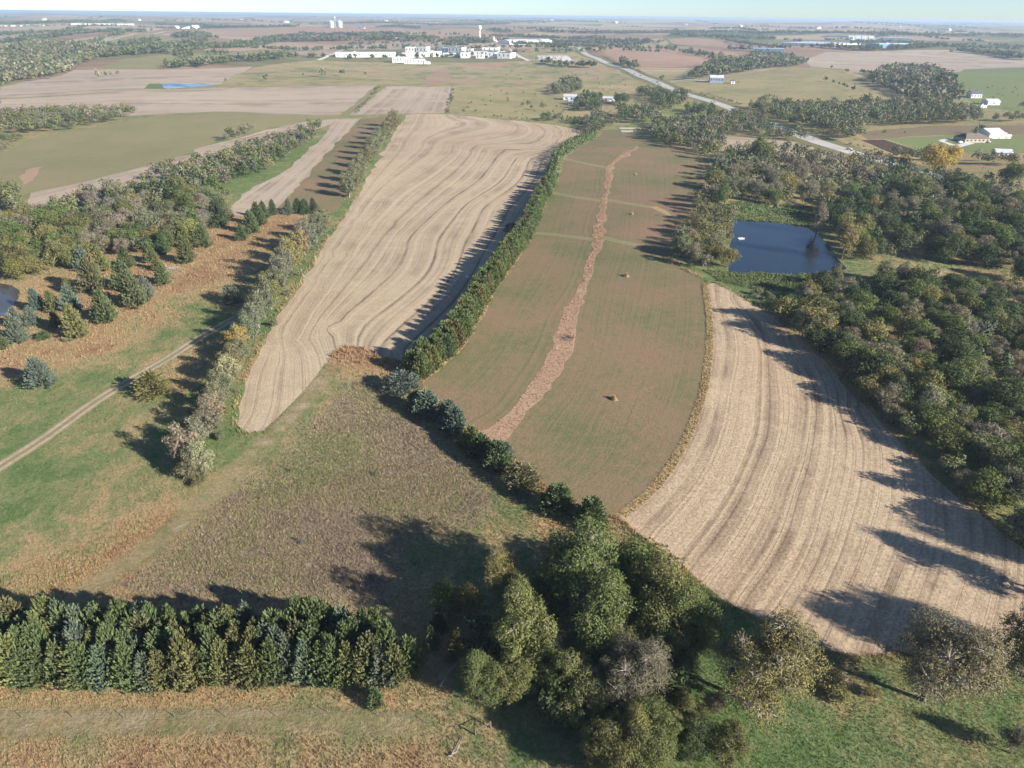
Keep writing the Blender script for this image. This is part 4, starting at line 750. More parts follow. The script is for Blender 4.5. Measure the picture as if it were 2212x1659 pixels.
# --- the big clump of broadleaf trees in the foreground
FC = [(1500, 380, 470, 'H', 'green', 1.05, 'largest mid-green tree at the back of the foreground clump'), (1660, 660, 430, 'H', 'green', 1.0, 'broad mid-green tree in the middle of the foreground clump'), (1190, 720, 380, 'H', 'olive', 1.1, 'light olive tree in the middle of the foreground clump'), (1075, 430, 240, 'A', 'yolive', 1.4, 'thin yellowish half-bare tree at the back of the foreground clump'), (1330, 830, 260, 'A', 'greygreen', .9, 'grey bare-branched tree inside the foreground clump'), (890, 1060, 230, 'H', 'green', 1.2, 'separate round mid-green tree at the front of the foreground clump'), (1120, 1080, 260, 'H', 'olive', 1.0, 'olive tree at the front of the foreground clump'), (1450, 1060, 290, 'H', 'yolive', 1.0, 'yellowish olive tree at the front of the foreground clump'), (1590, 880, 240, 'H', 'greygreen', 1., 'grey-green tree between the mid-green and the beige ones'), (1920, 1000, 390, 'A', 'greygreen', 1.0, 'large pale grey-green half-bare tree at the side of the foreground clump'), (2010, 530, 420, 'H', 'olive', .95, 'wide olive tree next to the corn stubble corner'), (2170, 690, 380, 'H', 'green', 1.0, 'mid-green tree under the corner of the corn stubble'), (1870, 330, 300, 'B', 'green', .8, 'low green tree at the edge by the slanting cedar row'), (2060, 360, 260, 'U', 'olive', .7, 'low olive thicket at the corner of the corn stubble'),
      (1690, 1500, 250, 'H', 'olive', 1.1, 'olive tree at the bottom edge of the picture'), (1880, 1470, 260, 'H', 'yolive', 1.2, 'yellowish olive tree at the bottom edge of the picture'), (2040, 1410, 270, 'H', 'green', 1.1, 'mid-green tree at the bottom edge beside the bright grass'), (1715, 1215, 170, 'B', 'olive', 1., 'small olive tree in the shade of the foreground clump'), (690, 560, 170, 'B', 'green', 1.1, 'small green tree standing in the long shadow'), (830, 565, 160, 'B', 'yolive', 1.1, 'small yellowish tree standing in the long shadow'), (745, 850, 130, 'C', 'colive', 1.3, 'small olive cedar in the shade of the foreground clump'), (580, 800, 90, 'C', 'cgreen', 1.5, 'slim green cedar at the shaded side of the foreground clump'), (630, 700, 90, 'C', 'cdark', 1.4, 'slim dark cedar in the long shadow'), (960, 800, 260, 'U', 'dark', .7, 'dark thicket under the foreground clump'), (1180, 920, 240, 'U', 'greygreen', .7, 'grey-green thicket under the foreground clump'), (2100, 1080, 260, 'U', 'dark', .7, 'dark thicket beside the pale beige tree'), (1320, 560, 300, 'H', 'green', 1.0, 'mid-green tree beside the largest one at the back'), (1700, 470, 320, 'H', 'green', 1.0, 'leaning mid-green crown filling the clump toward the corn stubble'), (1480, 760, 300, 'H', 'greygreen', 1.0, 'grey-green crown filling the heart of the foreground clump'), (1780, 800, 260, 'H', 'olive', 1.0, 'olive crown between the heart of the clump and the beige tree'), (1290, 980, 230, 'H', 'green', 1.0, 'small mid-green crown between the two olive front trees'), (1900, 1240, 230, 'U', 'dark', .9, 'dark undergrowth below the pale beige tree'), (1990, 760, 240, 'H', 'green', 1.0, 'mid-green crown behind the pale beige tree'), (1600, 1180, 260, 'H', 'olive', 1.0, 'olive crown joining the clump to the bottom trees'), (1420, 1230, 230, 'U', 'dark', .9, 'dark undergrowth under the yellowish olive front tree'), (1800, 1620, 250, 'H', 'olive', 1.1, 'olive tree cut by the bottom edge beside the mid-green one'), (1960, 1600, 260, 'H', 'green', 1.1, 'green tree cut by the bottom edge in the shade'), (1860, 1340, 220, 'H', 'green', 1.0, 'green crown above the yellowish bottom tree'), (1150, 560, 260, 'H', 'olive', 1.1, 'olive crown behind the thin yellowish tree'), (2180, 900, 240, 'H', 'olive', 1.0, 'olive crown beside the dark thicket')]
for x, y, wd, ty, tn, ra, lab in FC:
    q = Z(1024, 1536, [(x, y)])[0]; by_crown(ty, q[0], q[1], wd / 3. * 1.34, tn, 'clump', ra * 1.15, lab, None, True)
for x, y, wd, ty, tn, ra, lab in [(540, 960, 640, 'A', 'yolive', 1.0, 'large half-bare yellowish tree between corn stubble and bright grass'), (1680, 930, 640, 'A', 'pale', 1.0, 'large half-bare pale olive tree below the corn stubble'), (2110, 980, 270, 'G', 'greygreen', 1., 'small half-bare tree near the picture edge'), (40, 1270, 210, 'H', 'olive', 1.1, 'olive tree at the edge of the bright grass'), (195, 1230, 150, 'A', 'pale', 1.1, 'small pale tree at the edge of the bright grass'), (310, 1480, 280, 'H', 'olive', 1.0, 'olive tree in the bottom corner of the bright grass'), (90, 1480, 240, 'H', 'dark', 1.1, 'dark tree beside the olive one at the bottom edge'), (30, 540, 230, 'H', 'olive', 1.0, 'olive tree along the lower edge of the corn stubble'), (60, 800, 260, 'H', 'green', .9, 'green tree along the lower edge of the corn stubble'), (2170, 1480, 200, 'G', 'grey', 1., 'dim half-bare tree in the shaded corner')]:
    q = Z(2048, 1536, [(x, y)])[0]; by_crown(ty, q[0], q[1], wd / 3. * 1.12, tn, 'clump', ra * 1.1, lab, None, True)
for x, y, wd in ((955, 1100, 240), (1230, 1160, 150), (1010, 1180, 200)):
    q = Z(2048, 1536, [(x, y)])[0]; by_crown('U', q[0], q[1], wd / 3.6, 'yolive', 'clump', .6, '%s clump of tall straw-coloured grass by the half-bare trees' % {955: 'largest', 1230: 'smallest', 1010: 'middle'}[x], None, True)
for x, y, wd, tn, ty in [(2262, 1388, 185, 'olive', 'A'), (2400, 1400, 190, 'green', 'A'), (2330, 1225, 150, 'olive', 'A'), (2290, 1120, 120, 'green', 'B'), (2440, 1180, 150, 'grey', 'A')]:
    by_crown(ty, x, y, wd, tn, 'clump', 1.12, '%s tree at the picture edge casting its shadow over the corn stubble' % WORD[tn], 'trees at the picture edge beside the corn stubble', True)
# --- edge shrubs and trees of the dark wood along the corn stubble
for x, y, wd, ty, tn in [(650, 50, 190, 'U', 'olive'), (800, 70, 200, 'B', 'olive'), (880, 150, 260, 'G', 'yolive'), (930, 60, 200, 'B', 'olive'), (1050, 70, 170, 'G', 'grey'), (1080, 240, 170, 'G', 'grey'), (1110, 330, 120, 'U', 'grey'), (1200, 370, 150, 'G', 'yolive'), (1370, 390, 170, 'B', 'greygreen'), (1270, 480, 200, 'B', 'yolive'), (1380, 520, 200, 'B', 'yolive'), (1480, 450, 160, 'B', 'yolive'), (1590, 560, 240, 'B', 'olive'), (1720, 650, 160, 'B', 'green'), (1870, 640, 150, 'B', 'greygreen'), (1600, 740, 190, 'B', 'greygreen'), (1790, 760, 200, 'G', 'greygreen'), (1950, 960, 220, 'B', 'greygreen'), (2090, 1040, 210, 'B', 'olive'), (2130, 870, 220, 'B', 'olive'), (2180, 1200, 200, 'B', 'greygreen'), (2120, 1250, 160, 'U', 'olive'), (2050, 1120, 180, 'U', 'greygreen')]:
    q = Z(2048, 900, [(x, y)])[0]; by_crown(ty, q[0], q[1], wd / 3., tn, 'dark_edge', 1.0)
for i, (x, y, wd) in enumerate([(1850, 200, 260), (1945, -35, 130), (1760, 510, 110)]):
    q = Z(2048, 900, [(x, y)])[0]; by_crown('D', q[0], q[1], wd / 3., 'grey', 'dead', 1.15, ['large pale dead tree with bare spreading limbs in the dark wood', 'thin pale dead tree at the clearing behind the dark wood', 'small pale dead tree low in the dark wood'][i], None, True)
# --- woods
GREYMIX = {'B': dict(greygreen=.32, olive=.2, green=.32, yolive=.04, dark=.12), 'G': dict(grey=.7, greygreen=.2, pale=.1), 'W': dict(green=.5, dark=.5), 'C': dict(cgreen=.6, cdark=.4), 'U': dict(grey=.4, olive=.4, greygreen=.2), 'S': dict(pale=1.)}
DARKMIX = dict(GREYMIX, B=dict(dark=.46, green=.3, olive=.1, greygreen=.14))
TRACKS = [r['poly'] for r in REG if r['name'] in ('pond', 'highway', 'driveway', 'lawn', 'garden_plot')]
STUBS = [r['poly'] for r in REG if r['name'] in ('stubble_field', 'hay_field', 'marsh')] + TRACKS
scatter([(1705, 658), (1760, 645), (1850, 626), (1950, 616), (2030, 640), (2100, 670), (2240, 705), (2330, 900), (2330, 1240), (2215, 1183), (2150, 1135), (2090, 1085), (2030, 1033), (1980, 983), (1930, 933), (1880, 883), (1830, 833), (1790, 783), (1740, 733), (1705, 705)], 6.2, (6, 10.5), (.75, 1.05), dict(B=.66, G=.16, W=.06, C=.06, U=.06), DARKMIX, 'dark_wood', STUBS)
scatter([(1600, 632), (1700, 640), (1730, 690), (1690, 690), (1640, 655)], 4.2, (2.5, 4.5), (.6, .9), dict(U=.7, G=.3), GREYMIX, 'dark_edge', STUBS)
scatter(Z(2048, 300, [(130, 480), (280, 390), (430, 340), (560, 345), (800, 370), (1000, 400), (1300, 420), (1480, 460), (1180, 560), (1100, 640), (840, 700), (640, 705), (500, 665), (130, 690), (110, 560)]), 9., (8, 13), (.85, 1.1), dict(G=.62, B=.38), GREYMIX, 'grey_wood', STUBS)
scatter(Z(2048, 300, [(1180, 560), (1480, 460), (1560, 520), (1800, 520), (2240, 620), (2240, 1230), (1950, 1130), (1500, 1020), (1400, 1050), (1280, 1010), (1065, 985), (975, 890), (885, 750), (1100, 650)]), 8.2, (7, 13), (.85, 1.1), dict(B=.72, G=.14, C=.1, W=.04), DARKMIX, 'mixed_wood', STUBS)
scatter([(1870, 600), (2000, 605), (2240, 640), (2240, 700), (2100, 668), (1950, 632)], 8.5, (7, 11), (.8, 1.), dict(B=.8, G=.2), DARKMIX, 'mixed_wood', STUBS)
scatter([(1480, 505), (1500, 455), (1560, 425), (1580, 470), (1576, 575), (1540, 590), (1470, 572), (1452, 545)], 6.5, (6.5, 9.5), (.9, 1.15), dict(B=.8, G=.2), dict(GREYMIX, B=dict(olive=.5, greygreen=.4, yolive=.1)), 'pond_side', STUBS)
for x, y, wd, tn, ty in [(250, 610, 110, 'green', 'W'), (510, 330, 170, 'green', 'B'), (1230, 690, 110, 'yolive', 'W'), (1410, 670, 60, 'orange', 'W'), (1650, 370, 170, 'yellow', 'B'), (1730, 365, 150, 'yellow', 'B'), (1430, 385, 90, 'yellow', 'B'), (1900, 700, 120, 'yolive', 'B'), (680, 610, 60, 'yolive', 'B'), (1520, 580, 190, 'green', 'B'), (2130, 470, 150, 'green', 'B'), (1800, 640, 110, 'yolive', 'B'), (890, 750, 130, 'grey', 'G'), (1070, 870, 180, 'yolive', 'G'), (1350, 980, 110, 'greygreen', 'B'), (1190, 960, 130, 'olive', 'B'), (870, 1150, 90, 'greygreen', 'B'), (810, 1230, 130, 'yolive', 'B'), (1000, 1130, 90, 'greygreen', 'W'), (1440, 1110, 90, 'greygreen', 'W')]:
    q = Z(2048, 300, [(x, y)])[0]; by_crown(ty, q[0], q[1], wd / 3., tn, 'near_pond_accent', 1.1 if ty == 'B' else 1.7)
scatter([(0, 520), (60, 485), (100, 465), (150, 440), (250, 408), (330, 378), (400, 348), (480, 305), (560, 285), (640, 272), (690, 282), (680, 305), (600, 362), (540, 392), (480, 412), (488, 440), (500, 470), (440, 510), (380, 535), (330, 552), (250, 552), (190, 565), (150, 500), (80, 510), (0, 540)], 7.6, (7, 11.5), (.85, 1.1), dict(B=.68, G=.3, W=.02), GREYMIX, 'draw_wood', STUBS)
scatter([(-60, 520), (60, 500), (140, 498), (180, 540), (175, 575), (110, 600), (40, 608), (-60, 605)], 6.2, (7, 9.5), (.95, 1.15), dict(B=1.), dict(B=dict(olive=.75, green=.25)), 'olive_wood', TRACKS)
scatter([(-60, 425), (30, 422), (58, 440), (40, 462), (-60, 470)], 7., (8, 11), (.8, 1.), dict(B=1.), GREYMIX, 'draw_wood', TRACKS)
scatter([(-60, 258), (60, 250), (200, 245), (290, 248), (285, 254), (230, 268), (150, 283), (0, 292), (-60, 295)], 9.5, (8, 13), (.8, 1.0), dict(B=.85, G=.15), dict(GREYMIX, B=dict(green=.3, olive=.3, greygreen=.4)), 'far_left_wood', TRACKS)
scatter(Z(0, 300, [(0, 260), (100, 235), (150, 250), (60, 330), (0, 345)]), 7., (5, 8), (.7, .9), dict(B=.6, G=.4), GREYMIX, 'far_left_wood', TRACKS)
def Z6(p): return [(1152 + x * .1953, 144 + y * .1953) for x, y in p]
FARMT = [([(210, 250), (330, 190), (500, 180), (530, 290), (330, 310), (250, 340)], 8, (8, 12), dict(B=.7, G=.3)), ([(470, 420), (560, 340), (740, 380), (720, 500), (600, 510), (460, 480)], 7, (8, 12), dict(C=.6, B=.4)), ([(890, 380), (1060, 390), (1050, 440), (910, 440)], 8, (9, 12), dict(B=1.)), ([(950, 520), (1380, 530), (1390, 640), (960, 630)], 9, (10, 14), dict(B=.8, G=.2)), ([(1150, 320), (1340, 290), (1500, 320), (1700, 370), (1660, 420), (1540, 520), (1390, 520), (1360, 440), (1240, 360)], 9, (9, 13), dict(B=.9, G=.1)), ([(1310, 640), (1700, 600), (2100, 640), (2090, 860), (1900, 900), (1620, 880), (1310, 800)], 8, (7, 12), dict(G=.5, B=.5)), ([(1680, 480), (1990, 470), (2000, 560), (1690, 540)], 8, (8, 12), dict(B=.6, C=.4)), ([(80, 590), (290, 570), (290, 620), (90, 610)], 6, (6, 9), dict(B=1.)), ([(310, 600), (570, 600), (570, 640), (310, 630)], 5.5, (5, 7), dict(C=1.)), ([(570, 640), (740, 600), (760, 720), (700, 760), (580, 740)], 6, (7, 10), dict(B=.7, G=.3)), ([(640, 560), (780, 560), (770, 640), (660, 640)], 7, (7, 10), dict(B=.6, G=.4)), ([(780, 600), (960, 610), (950, 660), (800, 650)], 7, (6, 9), dict(G=.6, B=.4))]
for p, sp, W_, ty in FARMT: scatter(Z6(p), sp, W_, (.85, 1.1), ty, DARKMIX, 'farm_trees', TRACKS)
scatter(Z3([(270, 690), (420, 640), (560, 620), (700, 610), (780, 590), (830, 650), (900, 690), (1090, 722), (1090, 742), (850, 722), (640, 700), (640, 800), (560, 842), (450, 790), (270, 735)]), 8., (7, 12), (.8, 1.05), dict(G=.3, B=.7), GREYMIX, 'road_wood', TRACKS)
scatter(Z3([(770, 575), (860, 565), (1200, 580), (1400, 560), (1600, 560), (1900, 590), (1980, 620), (1950, 645), (1700, 655), (1400, 665), (1150, 690), (1000, 660), (900, 640)]), 9., (9, 15), (.95, 1.2), dict(G=.22, B=.73, W=.05), GREYMIX, 'road_wood', TRACKS)
scatter(Z3([(1200, 660), (1340, 640), (1360, 720), (1300, 745), (1210, 715)]), 8., (9, 12), (.9, 1.1), dict(B=1.), dict(B=dict(greygreen=.6, olive=.4)), 'road_wood', TRACKS)
scatter(Z3([(470, 410), (560, 345), (780, 315), (800, 285), (1000, 300), (1080, 335), (1000, 352), (700, 388), (500, 415)]), 11., (10, 15), (.85, 1.1), dict(B=.75, G=.25), GREYMIX, 'hill_wood')
scatter(Z3([(1400, 420), (1550, 365), (1650, 355), (1800, 410), (1880, 490), (1860, 540), (1700, 550), (1550, 500)]), 10., (9, 14), (.85, 1.1), dict(B=.5, G=.5), GREYMIX, 'hill_wood')
belt(Z3([(1880, 640), (2000, 632), (2212, 635)]), 14, 8, (6, 10), (.8, 1.), dict(B=1.), dict(olive=.5, greygreen=.5), 'hill_wood')
belt(Z3([(1290, 378), (1400, 385), (1480, 395)]), 10, 8, (6, 9), (.7, 1.), dict(B=1.), dict(green=.5, grey=.5), 'hill_wood')
belt([(1930, 340), (2010, 345), (2080, 345), (2150, 352), (2210, 360)], 22, 9, (7, 11), (.8, 1.), dict(B=.8, G=.2), dict(green=.5, greygreen=.5), 'road_wood')
# single trees in the right-hand and far pastures
for x, y, wd in [(1180, 410, 28), (1218, 424, 18), (1250, 434, 20), (1272, 440, 22), (1290, 449, 20), (1325, 458, 28), (1208, 348, 18), (1780, 410, 60), (480, 388, 50), (325, 405, 30), (1485, 688, 30), (1590, 690, 16), (1960, 682, 50), (2045, 680, 34), (1985, 668, 60), (2200, 545, 40), (2180, 590, 40), (2205, 610, 40), (1910, 570, 55), (1890, 610, 50)]:
    q = Z3([(x, y)])[0]; by_crown('B', q[0], q[1], wd * .414, pick(dict(green=.5, dark=.5)), 'lone_far', 1., None)
for x, y, wd in [(143, 466, 50), (273, 462, 48), (423, 474, 26), (20, 480, 18), (1060, 716, 30), (990, 630, 20), (985, 560, 14), (1575, 680, 60), (1480, 668, 40), (1440, 675, 36), (1500, 690, 30), (1110, 660, 14), (1350, 640, 12), (1520, 720, 14), (1200, 756, 14), (1640, 720, 20)]:
    by_crown('B', 648 + x / 3., y / 3., wd / 3., pick(dict(green=.4, olive=.3, greygreen=.3)), 'lone_far', 1.1, None)
for x, y, wd in [(335, 470, 60), (225, 490, 50), (630, 475, 50), (685, 477, 30), (715, 474, 24), (758, 471, 30), (1460, 517, 22), (590, 290, 70), (1720, 500, 40)]:
    by_crown('B', x / 3., y / 3., wd / 3., pick(dict(pale=.4, olive=.3, greygreen=.3)), 'lone_far', 1.1, None)
for _ in range(90):                    # shrubs dotted over the far pastures
    P = at([(rng.uniform(985, 1390), rng.uniform(150, 262))])[0]; tree('U', P, rng.uniform(1.5, 4), rng.uniform(1.2, 3), pick(dict(green=.4, olive=.4, grey=.2)), 'pasture_brush')
for line in ([(820, 187), (765, 246)], [(978, 192), (966, 246)], [(1060, 251), (1180, 264)], Z3([(860, 552), (1000, 543), (1200, 535), (1390, 540)]), Z3([(560, 490), (650, 520), (740, 548)]), Z3([(380, 452), (520, 492), (600, 515)]), Z3([(1270, 745), (1370, 770), (1500, 805), (1620, 835)]), [(1300, 122), (1340, 140), (1390, 160)]):
    belt(line, 4, 4.5, (1.5, 3.5), (.6, .9), dict(U=1.), dict(grey=.4, olive=.4, green=.2), 'pasture_brush')
# far woods and tree belts
FB = [([(0, 93), (57, 86), (130, 78), (200, 71), (320, 69)], 40), ([(0, 78), (40, 74), (80, 71)], 20), ([(170, 124), (200, 125), (267, 118), (367, 110), (500, 102), (567, 94), (633, 90), (737, 87)], 55), ([(270, 98), (300, 93), (345, 88)], 25), ([(560, 90), (600, 84), (660, 80)], 30), ([(367, 147), (417, 143), (467, 136), (550, 131), (620, 124)], 40), ([(390, 82), (437, 76)], 40), ([(110, 73), (160, 71), (190, 73)], 15), ([(691, 89), (760, 87)], 40), ([(785, 87), (850, 86), (935, 85)], 45), ([(648, 74), (780, 79)], 15), ([(976, 92), (1052, 92)], 70), ([(1070, 80), (1190, 84), (1310, 85)], 30), ([(1225, 93), (1375, 98)], 60), ([(1296, 90), (1420, 93)], 60), ([(1453, 79), (1560, 83), (1669, 87)], 40), ([(1177, 138), (1230, 144), (1298, 146)], 22), ([(1180, 105), (1220, 108)], 18), ([(1340, 137), (1372, 148)], 14), ([(1585, 108), (1612, 110)], 30), ([(1787, 103), (1850, 108), (1950, 106), (2030, 102)], 35), ([(2055, 112), (2130, 118), (2212, 128)], 45), ([(817, 60), (905, 63)], 40), ([(340, 52), (480, 60), (640, 58)], 40), ([(1060, 66), (1100, 70)], 30), ([(1170, 68), (1290, 73), (1400, 72), (1600, 71), (1850, 74), (2100, 78), (2212, 80)], 50), ([(1835, 93), (1950, 92)], 30), ([(0, 52), (120, 50), (260, 46)], 60), ([(700, 52), (900, 53), (1100, 52)], 50)]
for line, th in FB: belt(line, th, 9.5, (9, 15), (.8, 1.1), dict(B=1.), dict(green=.35, dark=.3, greygreen=.35), 'far_belts')
scatter([(-60, 112), (75, 92), (170, 99), (230, 101), (225, 120), (190, 136), (160, 153), (100, 166), (0, 187), (-60, 190)], 12., (10, 16), (.85, 1.1), dict(B=.8, G=.2), dict(B=dict(greygreen=.5, pale=.2, green=.3), G=dict(pale=.5, grey=.5)), 'far_bottom_wood')
for _ in range(105):                   # hedgerows and creeks out to the horizon
    d = 1700 * (16000 / 1700) ** rng.random(); a = rng.uniform(-.66, .66); c = np.array([d * math.sin(a), d * math.cos(a)]); L = rng.uniform(150, 900) * (1 + d / 9000); th = (.25 if rng.random() < .5 else .25 + math.pi / 2) + rng.normal() * .12; u_ = np.array([math.cos(th), math.sin(th)]); wd = rng.choice([8., 16., 50.])
    sp = max(11., d * .0035)
    for _k in range(int(min(90, L * max(wd, sp) / sp ** 2))):
        p = c + u_ * rng.uniform(-.5, .5) * L + np.array([-u_[1], u_[0]]) * rng.normal() * wd * .35; wm = rng.uniform(9, 14) * max(1., sp / 14); tree('B', p, wm, rng.uniform(8, 13), pick(dict(green=.4, dark=.3, greygreen=.3)), 'horizon_woods')

# ------------------------------------------------------------------ trees: individuals first, the rest as masses
CLNAME = dict(dark_wood='in the dark wood beside the corn stubble', dark_edge='on the sunlit edge of the dark wood', grey_wood='in the grey wood behind the blue pond', mixed_wood='in the mixed wood beyond the pond', pond_side='on the near bank beside the blue pond', near_pond_accent='standing out near the blue pond', draw_wood='in the wooded draw above the rusty grass', olive_wood='in the uniform olive wood by the murky pond', row_brush='low under the thin tree row',
              far_left_wood='in the wood at the edge of the olive hay field', farm_trees='around the farmstead by the highway', road_wood='in the woods along the lower road', hill_wood='in the woods below the hill pasture', lone_far='standing alone in a distant pasture', pasture_brush='dotted along distant pastures and fence lines', far_belts='in a distant tree belt', far_bottom_wood='in the far wooded bottom', horizon_woods='in a tree belt near the horizon')
def apparent(t): return max(t['W'], t['H']) / math.hypot(t['p'][1], CAM_H)
def in_frame(t):
    z = float(hgt([t['p']])[0]) + t['H'] * .5; v = Vector((t['p'][0], t['p'][1], z - CAM_H)); d = v.dot(_fw)
    return d > 1 and abs(v.dot(_r) / d) * F < CX * 1.03 and abs(v.dot(_u) / d) * F < CY * 1.05
quota = dict(broadleaf_tree=285, half_bare_tree=120, shrub=60, cedar_tree=295, slender_tree=45)
solo = [t for t in TREES if t['solo']]; rest = [t for t in TREES if not t['solo']]
seen = [t for t in rest if in_frame(t)]
for k in quota:
    mine = sorted([t for t in solo if PARTS.get(t['ty']) == k], key=apparent, reverse=True); c = sorted([t for t in seen if PARTS.get(t['ty']) == k], key=apparent, reverse=True)
    for t in mine[quota[k]:]: t['solo'] = False
    for t in c[:max(0, quota[k] - len(mine))]: t['solo'] = True
Zt = hgt(np.array([t['p'] for t in TREES]))
NEARSWAP = {}
def put_tree(t, z):
    loc = (t['p'][0], t['p'][1], float(z) - .05); rz = rng.uniform(0, 6.28)
    tint = np.array(TINT[t['tint']]) * rng.uniform(.86, 1.16) * (1 + rng.normal(size=3) * .05)
    if t['cl'] == 'clump' and t['ty'] == 'H': tint = tint * .6 + np.array(TINT['green']) * .4
    if t['cl'] == 'windbreak': tint = tint * .65 + np.array(TINT['cgreen']) * .35
    if t['ty'] == 'D':
        o = empty('dead_tree', loc, rz, (t['W'] * 1.0, t['W'] * 1.0, t['H'])); link('limbs', DEAD[rng.integers(len(DEAD))], o); tag(o, t['label'], 'dead tree', t['group']); return
    pr = PROTO[t['ty']]; tm, cm = pr[rng.integers(len(pr))]; name = PARTS[t['ty']]
    o = empty(name, loc, rz, (t['W'], t['W'], t['H'])); o.rotation_euler = (rng.normal() * .03, rng.normal() * .03, rz)
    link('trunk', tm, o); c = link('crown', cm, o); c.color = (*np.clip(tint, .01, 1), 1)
    kind = dict(B='round leafy tree', H='round leafy tree', W='upright narrow tree', G='half-bare tree', A='half-bare tree', C='cedar', R='cedar', K='cedar', S='slender tree', U='shrub')[t['ty']]
    lab = t['label'] or '%s%s %s %s' % ('big ' if max(t['W'], t['H']) > MED[t['cl']] * 1.12 else 'small ' if max(t['W'], t['H']) < MED[t['cl']] * .88 else '', WORD[t['tint']], kind, t.get('where') or CLNAME[t['cl']])
    tag(o, lab, CATS[name], t['group'] or (None if t['label'] else 'trees ' + CLNAME[t['cl']]))
MED = {c: np.median([max(t['W'], t['H']) for t in TREES if t['cl'] == c]) for c in {t['cl'] for t in TREES}}
PLACE = dict(dark_wood=('low along the corn stubble', 'midway along the corn stubble', 'high along the corn stubble', 'toward the pond dam'), mixed_wood=('nearest the pond dam', 'on the pond bank', 'in its middle', 'toward the road'), grey_wood=('at the marsh', 'in its middle', 'toward the road', 'at the road'), draw_wood=('by the rusty grass', 'in its middle', 'by the stubble strip', 'at its far end'), olive_wood=('at the water', 'in its middle', 'at its back', 'at its far edge'))
SHORT = dict(dark_wood='in the dark wood', mixed_wood='in the mixed wood', grey_wood='in the grey wood', draw_wood='in the wooded draw', olive_wood='in the olive wood')
for c in PLACE:
    L = sorted([t for t in TREES if t['cl'] == c and t['solo']], key=lambda t: t['p'][1]); n = max(1, len(L))
    for i, t in enumerate(L): t['where'] = SHORT[c] + ', ' + PLACE[c][min(3, i * 4 // n)]
L = sorted([t for t in TREES if t['cl'] == 'scattered'], key=lambda t: t['p'][1]); cnt = {}
for t in L: k = t['label']; cnt[k] = cnt.get(k, 0) + 1; t['label'] = '%s, %s from the dirt track' % (k, ORD[cnt[k] - 1])
nsolo = 0
for t, z in zip(TREES, Zt):
    if t['solo']: put_tree(t, z); nsolo += 1
def lod_proto(seed, n, kind):
    r = np.random.default_rng(seed)
    if kind == 'C': zz = r.random(n) ** 1.2; az = r.random(n) * 6.283; ra = .48 * (1 - zz) ** .75 * (.8 + .3 * r.random(n)); c = np.c_[np.cos(az) * ra, np.sin(az) * ra, zz * .95]; nr = np.c_[np.cos(az), np.sin(az), np.full(n, .5)]
    else:
        k = 9; lc = unit(r.normal(size=(k, 3))) * .3 * r.random((k, 1)) ** .4; lc[:, 2] = lc[:, 2] * .9 + .58; i = r.integers(k, size=n); d = unit(r.normal(size=(n, 3)) + [0, 0, .35]); c = lc[i] + d * (.2 * r.uniform(.8, 1.1, n))[:, None]; nr = d
    nr = unit(nr + r.normal(size=(n, 3)) * .45); ax = r.normal(size=(n, 3)); s = {True: 1.9, False: 1.5}[n < 60] / math.sqrt(n); ax -= nr * (ax * nr).sum(1)[:, None]
    V, Q = cards(c, ax, nr, s * r.uniform(.8, 1.3, n), s * r.uniform(.6, .95, n)); V[:, 2] = np.maximum(V[:, 2], .0); return V, Q, np.clip(.5 + .16 * r.normal(size=n), .1, 1.)
LOD = {('B', k): [lod_proto(s, n, 'B') for s in range(4)] for k, n in ((0, 340), (1, 170), (2, 32))}
LOD.update({('C', k): [lod_proto(s + 9, n, 'C') for s in range(3)] for k, n in ((0, 240), (1, 80), (2, 20))})
groups = {}
for t, z in zip(TREES, Zt):
    if not t['solo'] and t['ty'] != 'D': groups.setdefault(t['cl'], []).append((t, z))
MASS = dict(pasture_brush=('brush', 'low brush dotted over distant pastures and fence lines', 'brush'), row_brush=('brush', 'low brush under the thin tree row', 'brush'), lone_far=('distant_trees', 'small scattered trees in distant pastures', 'trees'))
for cl, L in groups.items():
    Vs, Qs, Ts, b = [], [], [], 0
    for t, z in L:
        d = math.hypot(*t['p']); k = (0 if d < 380 else 1 if d < 1050 else 2) if t['ty'] != 'U' else 1 if d < 260 else 2; pr = LOD[('C' if t['ty'] in 'CR' else 'B', k)]; V, Q, tn = pr[rng.integers(len(pr))]
        a = rng.uniform(0, 6.28); ca, sa = math.cos(a), math.sin(a); P = np.c_[(V[:, 0] * ca - V[:, 1] * sa) * t['W'] + t['p'][0], (V[:, 0] * sa + V[:, 1] * ca) * t['W'] + t['p'][1], V[:, 2] * t['H'] + z - .05]
        Vs.append(P); Qs.append(Q + b); b += len(V); base = np.array(TINT[t['tint']]) * rng.uniform(.72, 1.05); Ts.append(base[None] * (.55 + .9 * tn[:, None]))
    nm, lab, cat = MASS.get(cl, ('woodland', 'trees massed %s' % CLNAME.get(cl, cl), 'woodland'))
    tag(link(nm, np_mesh(nm, np.vstack(Vs), np.vstack(Qs), [M['treemass']], {'tint': np.vstack(Ts)})), lab, cat, kind='stuff')

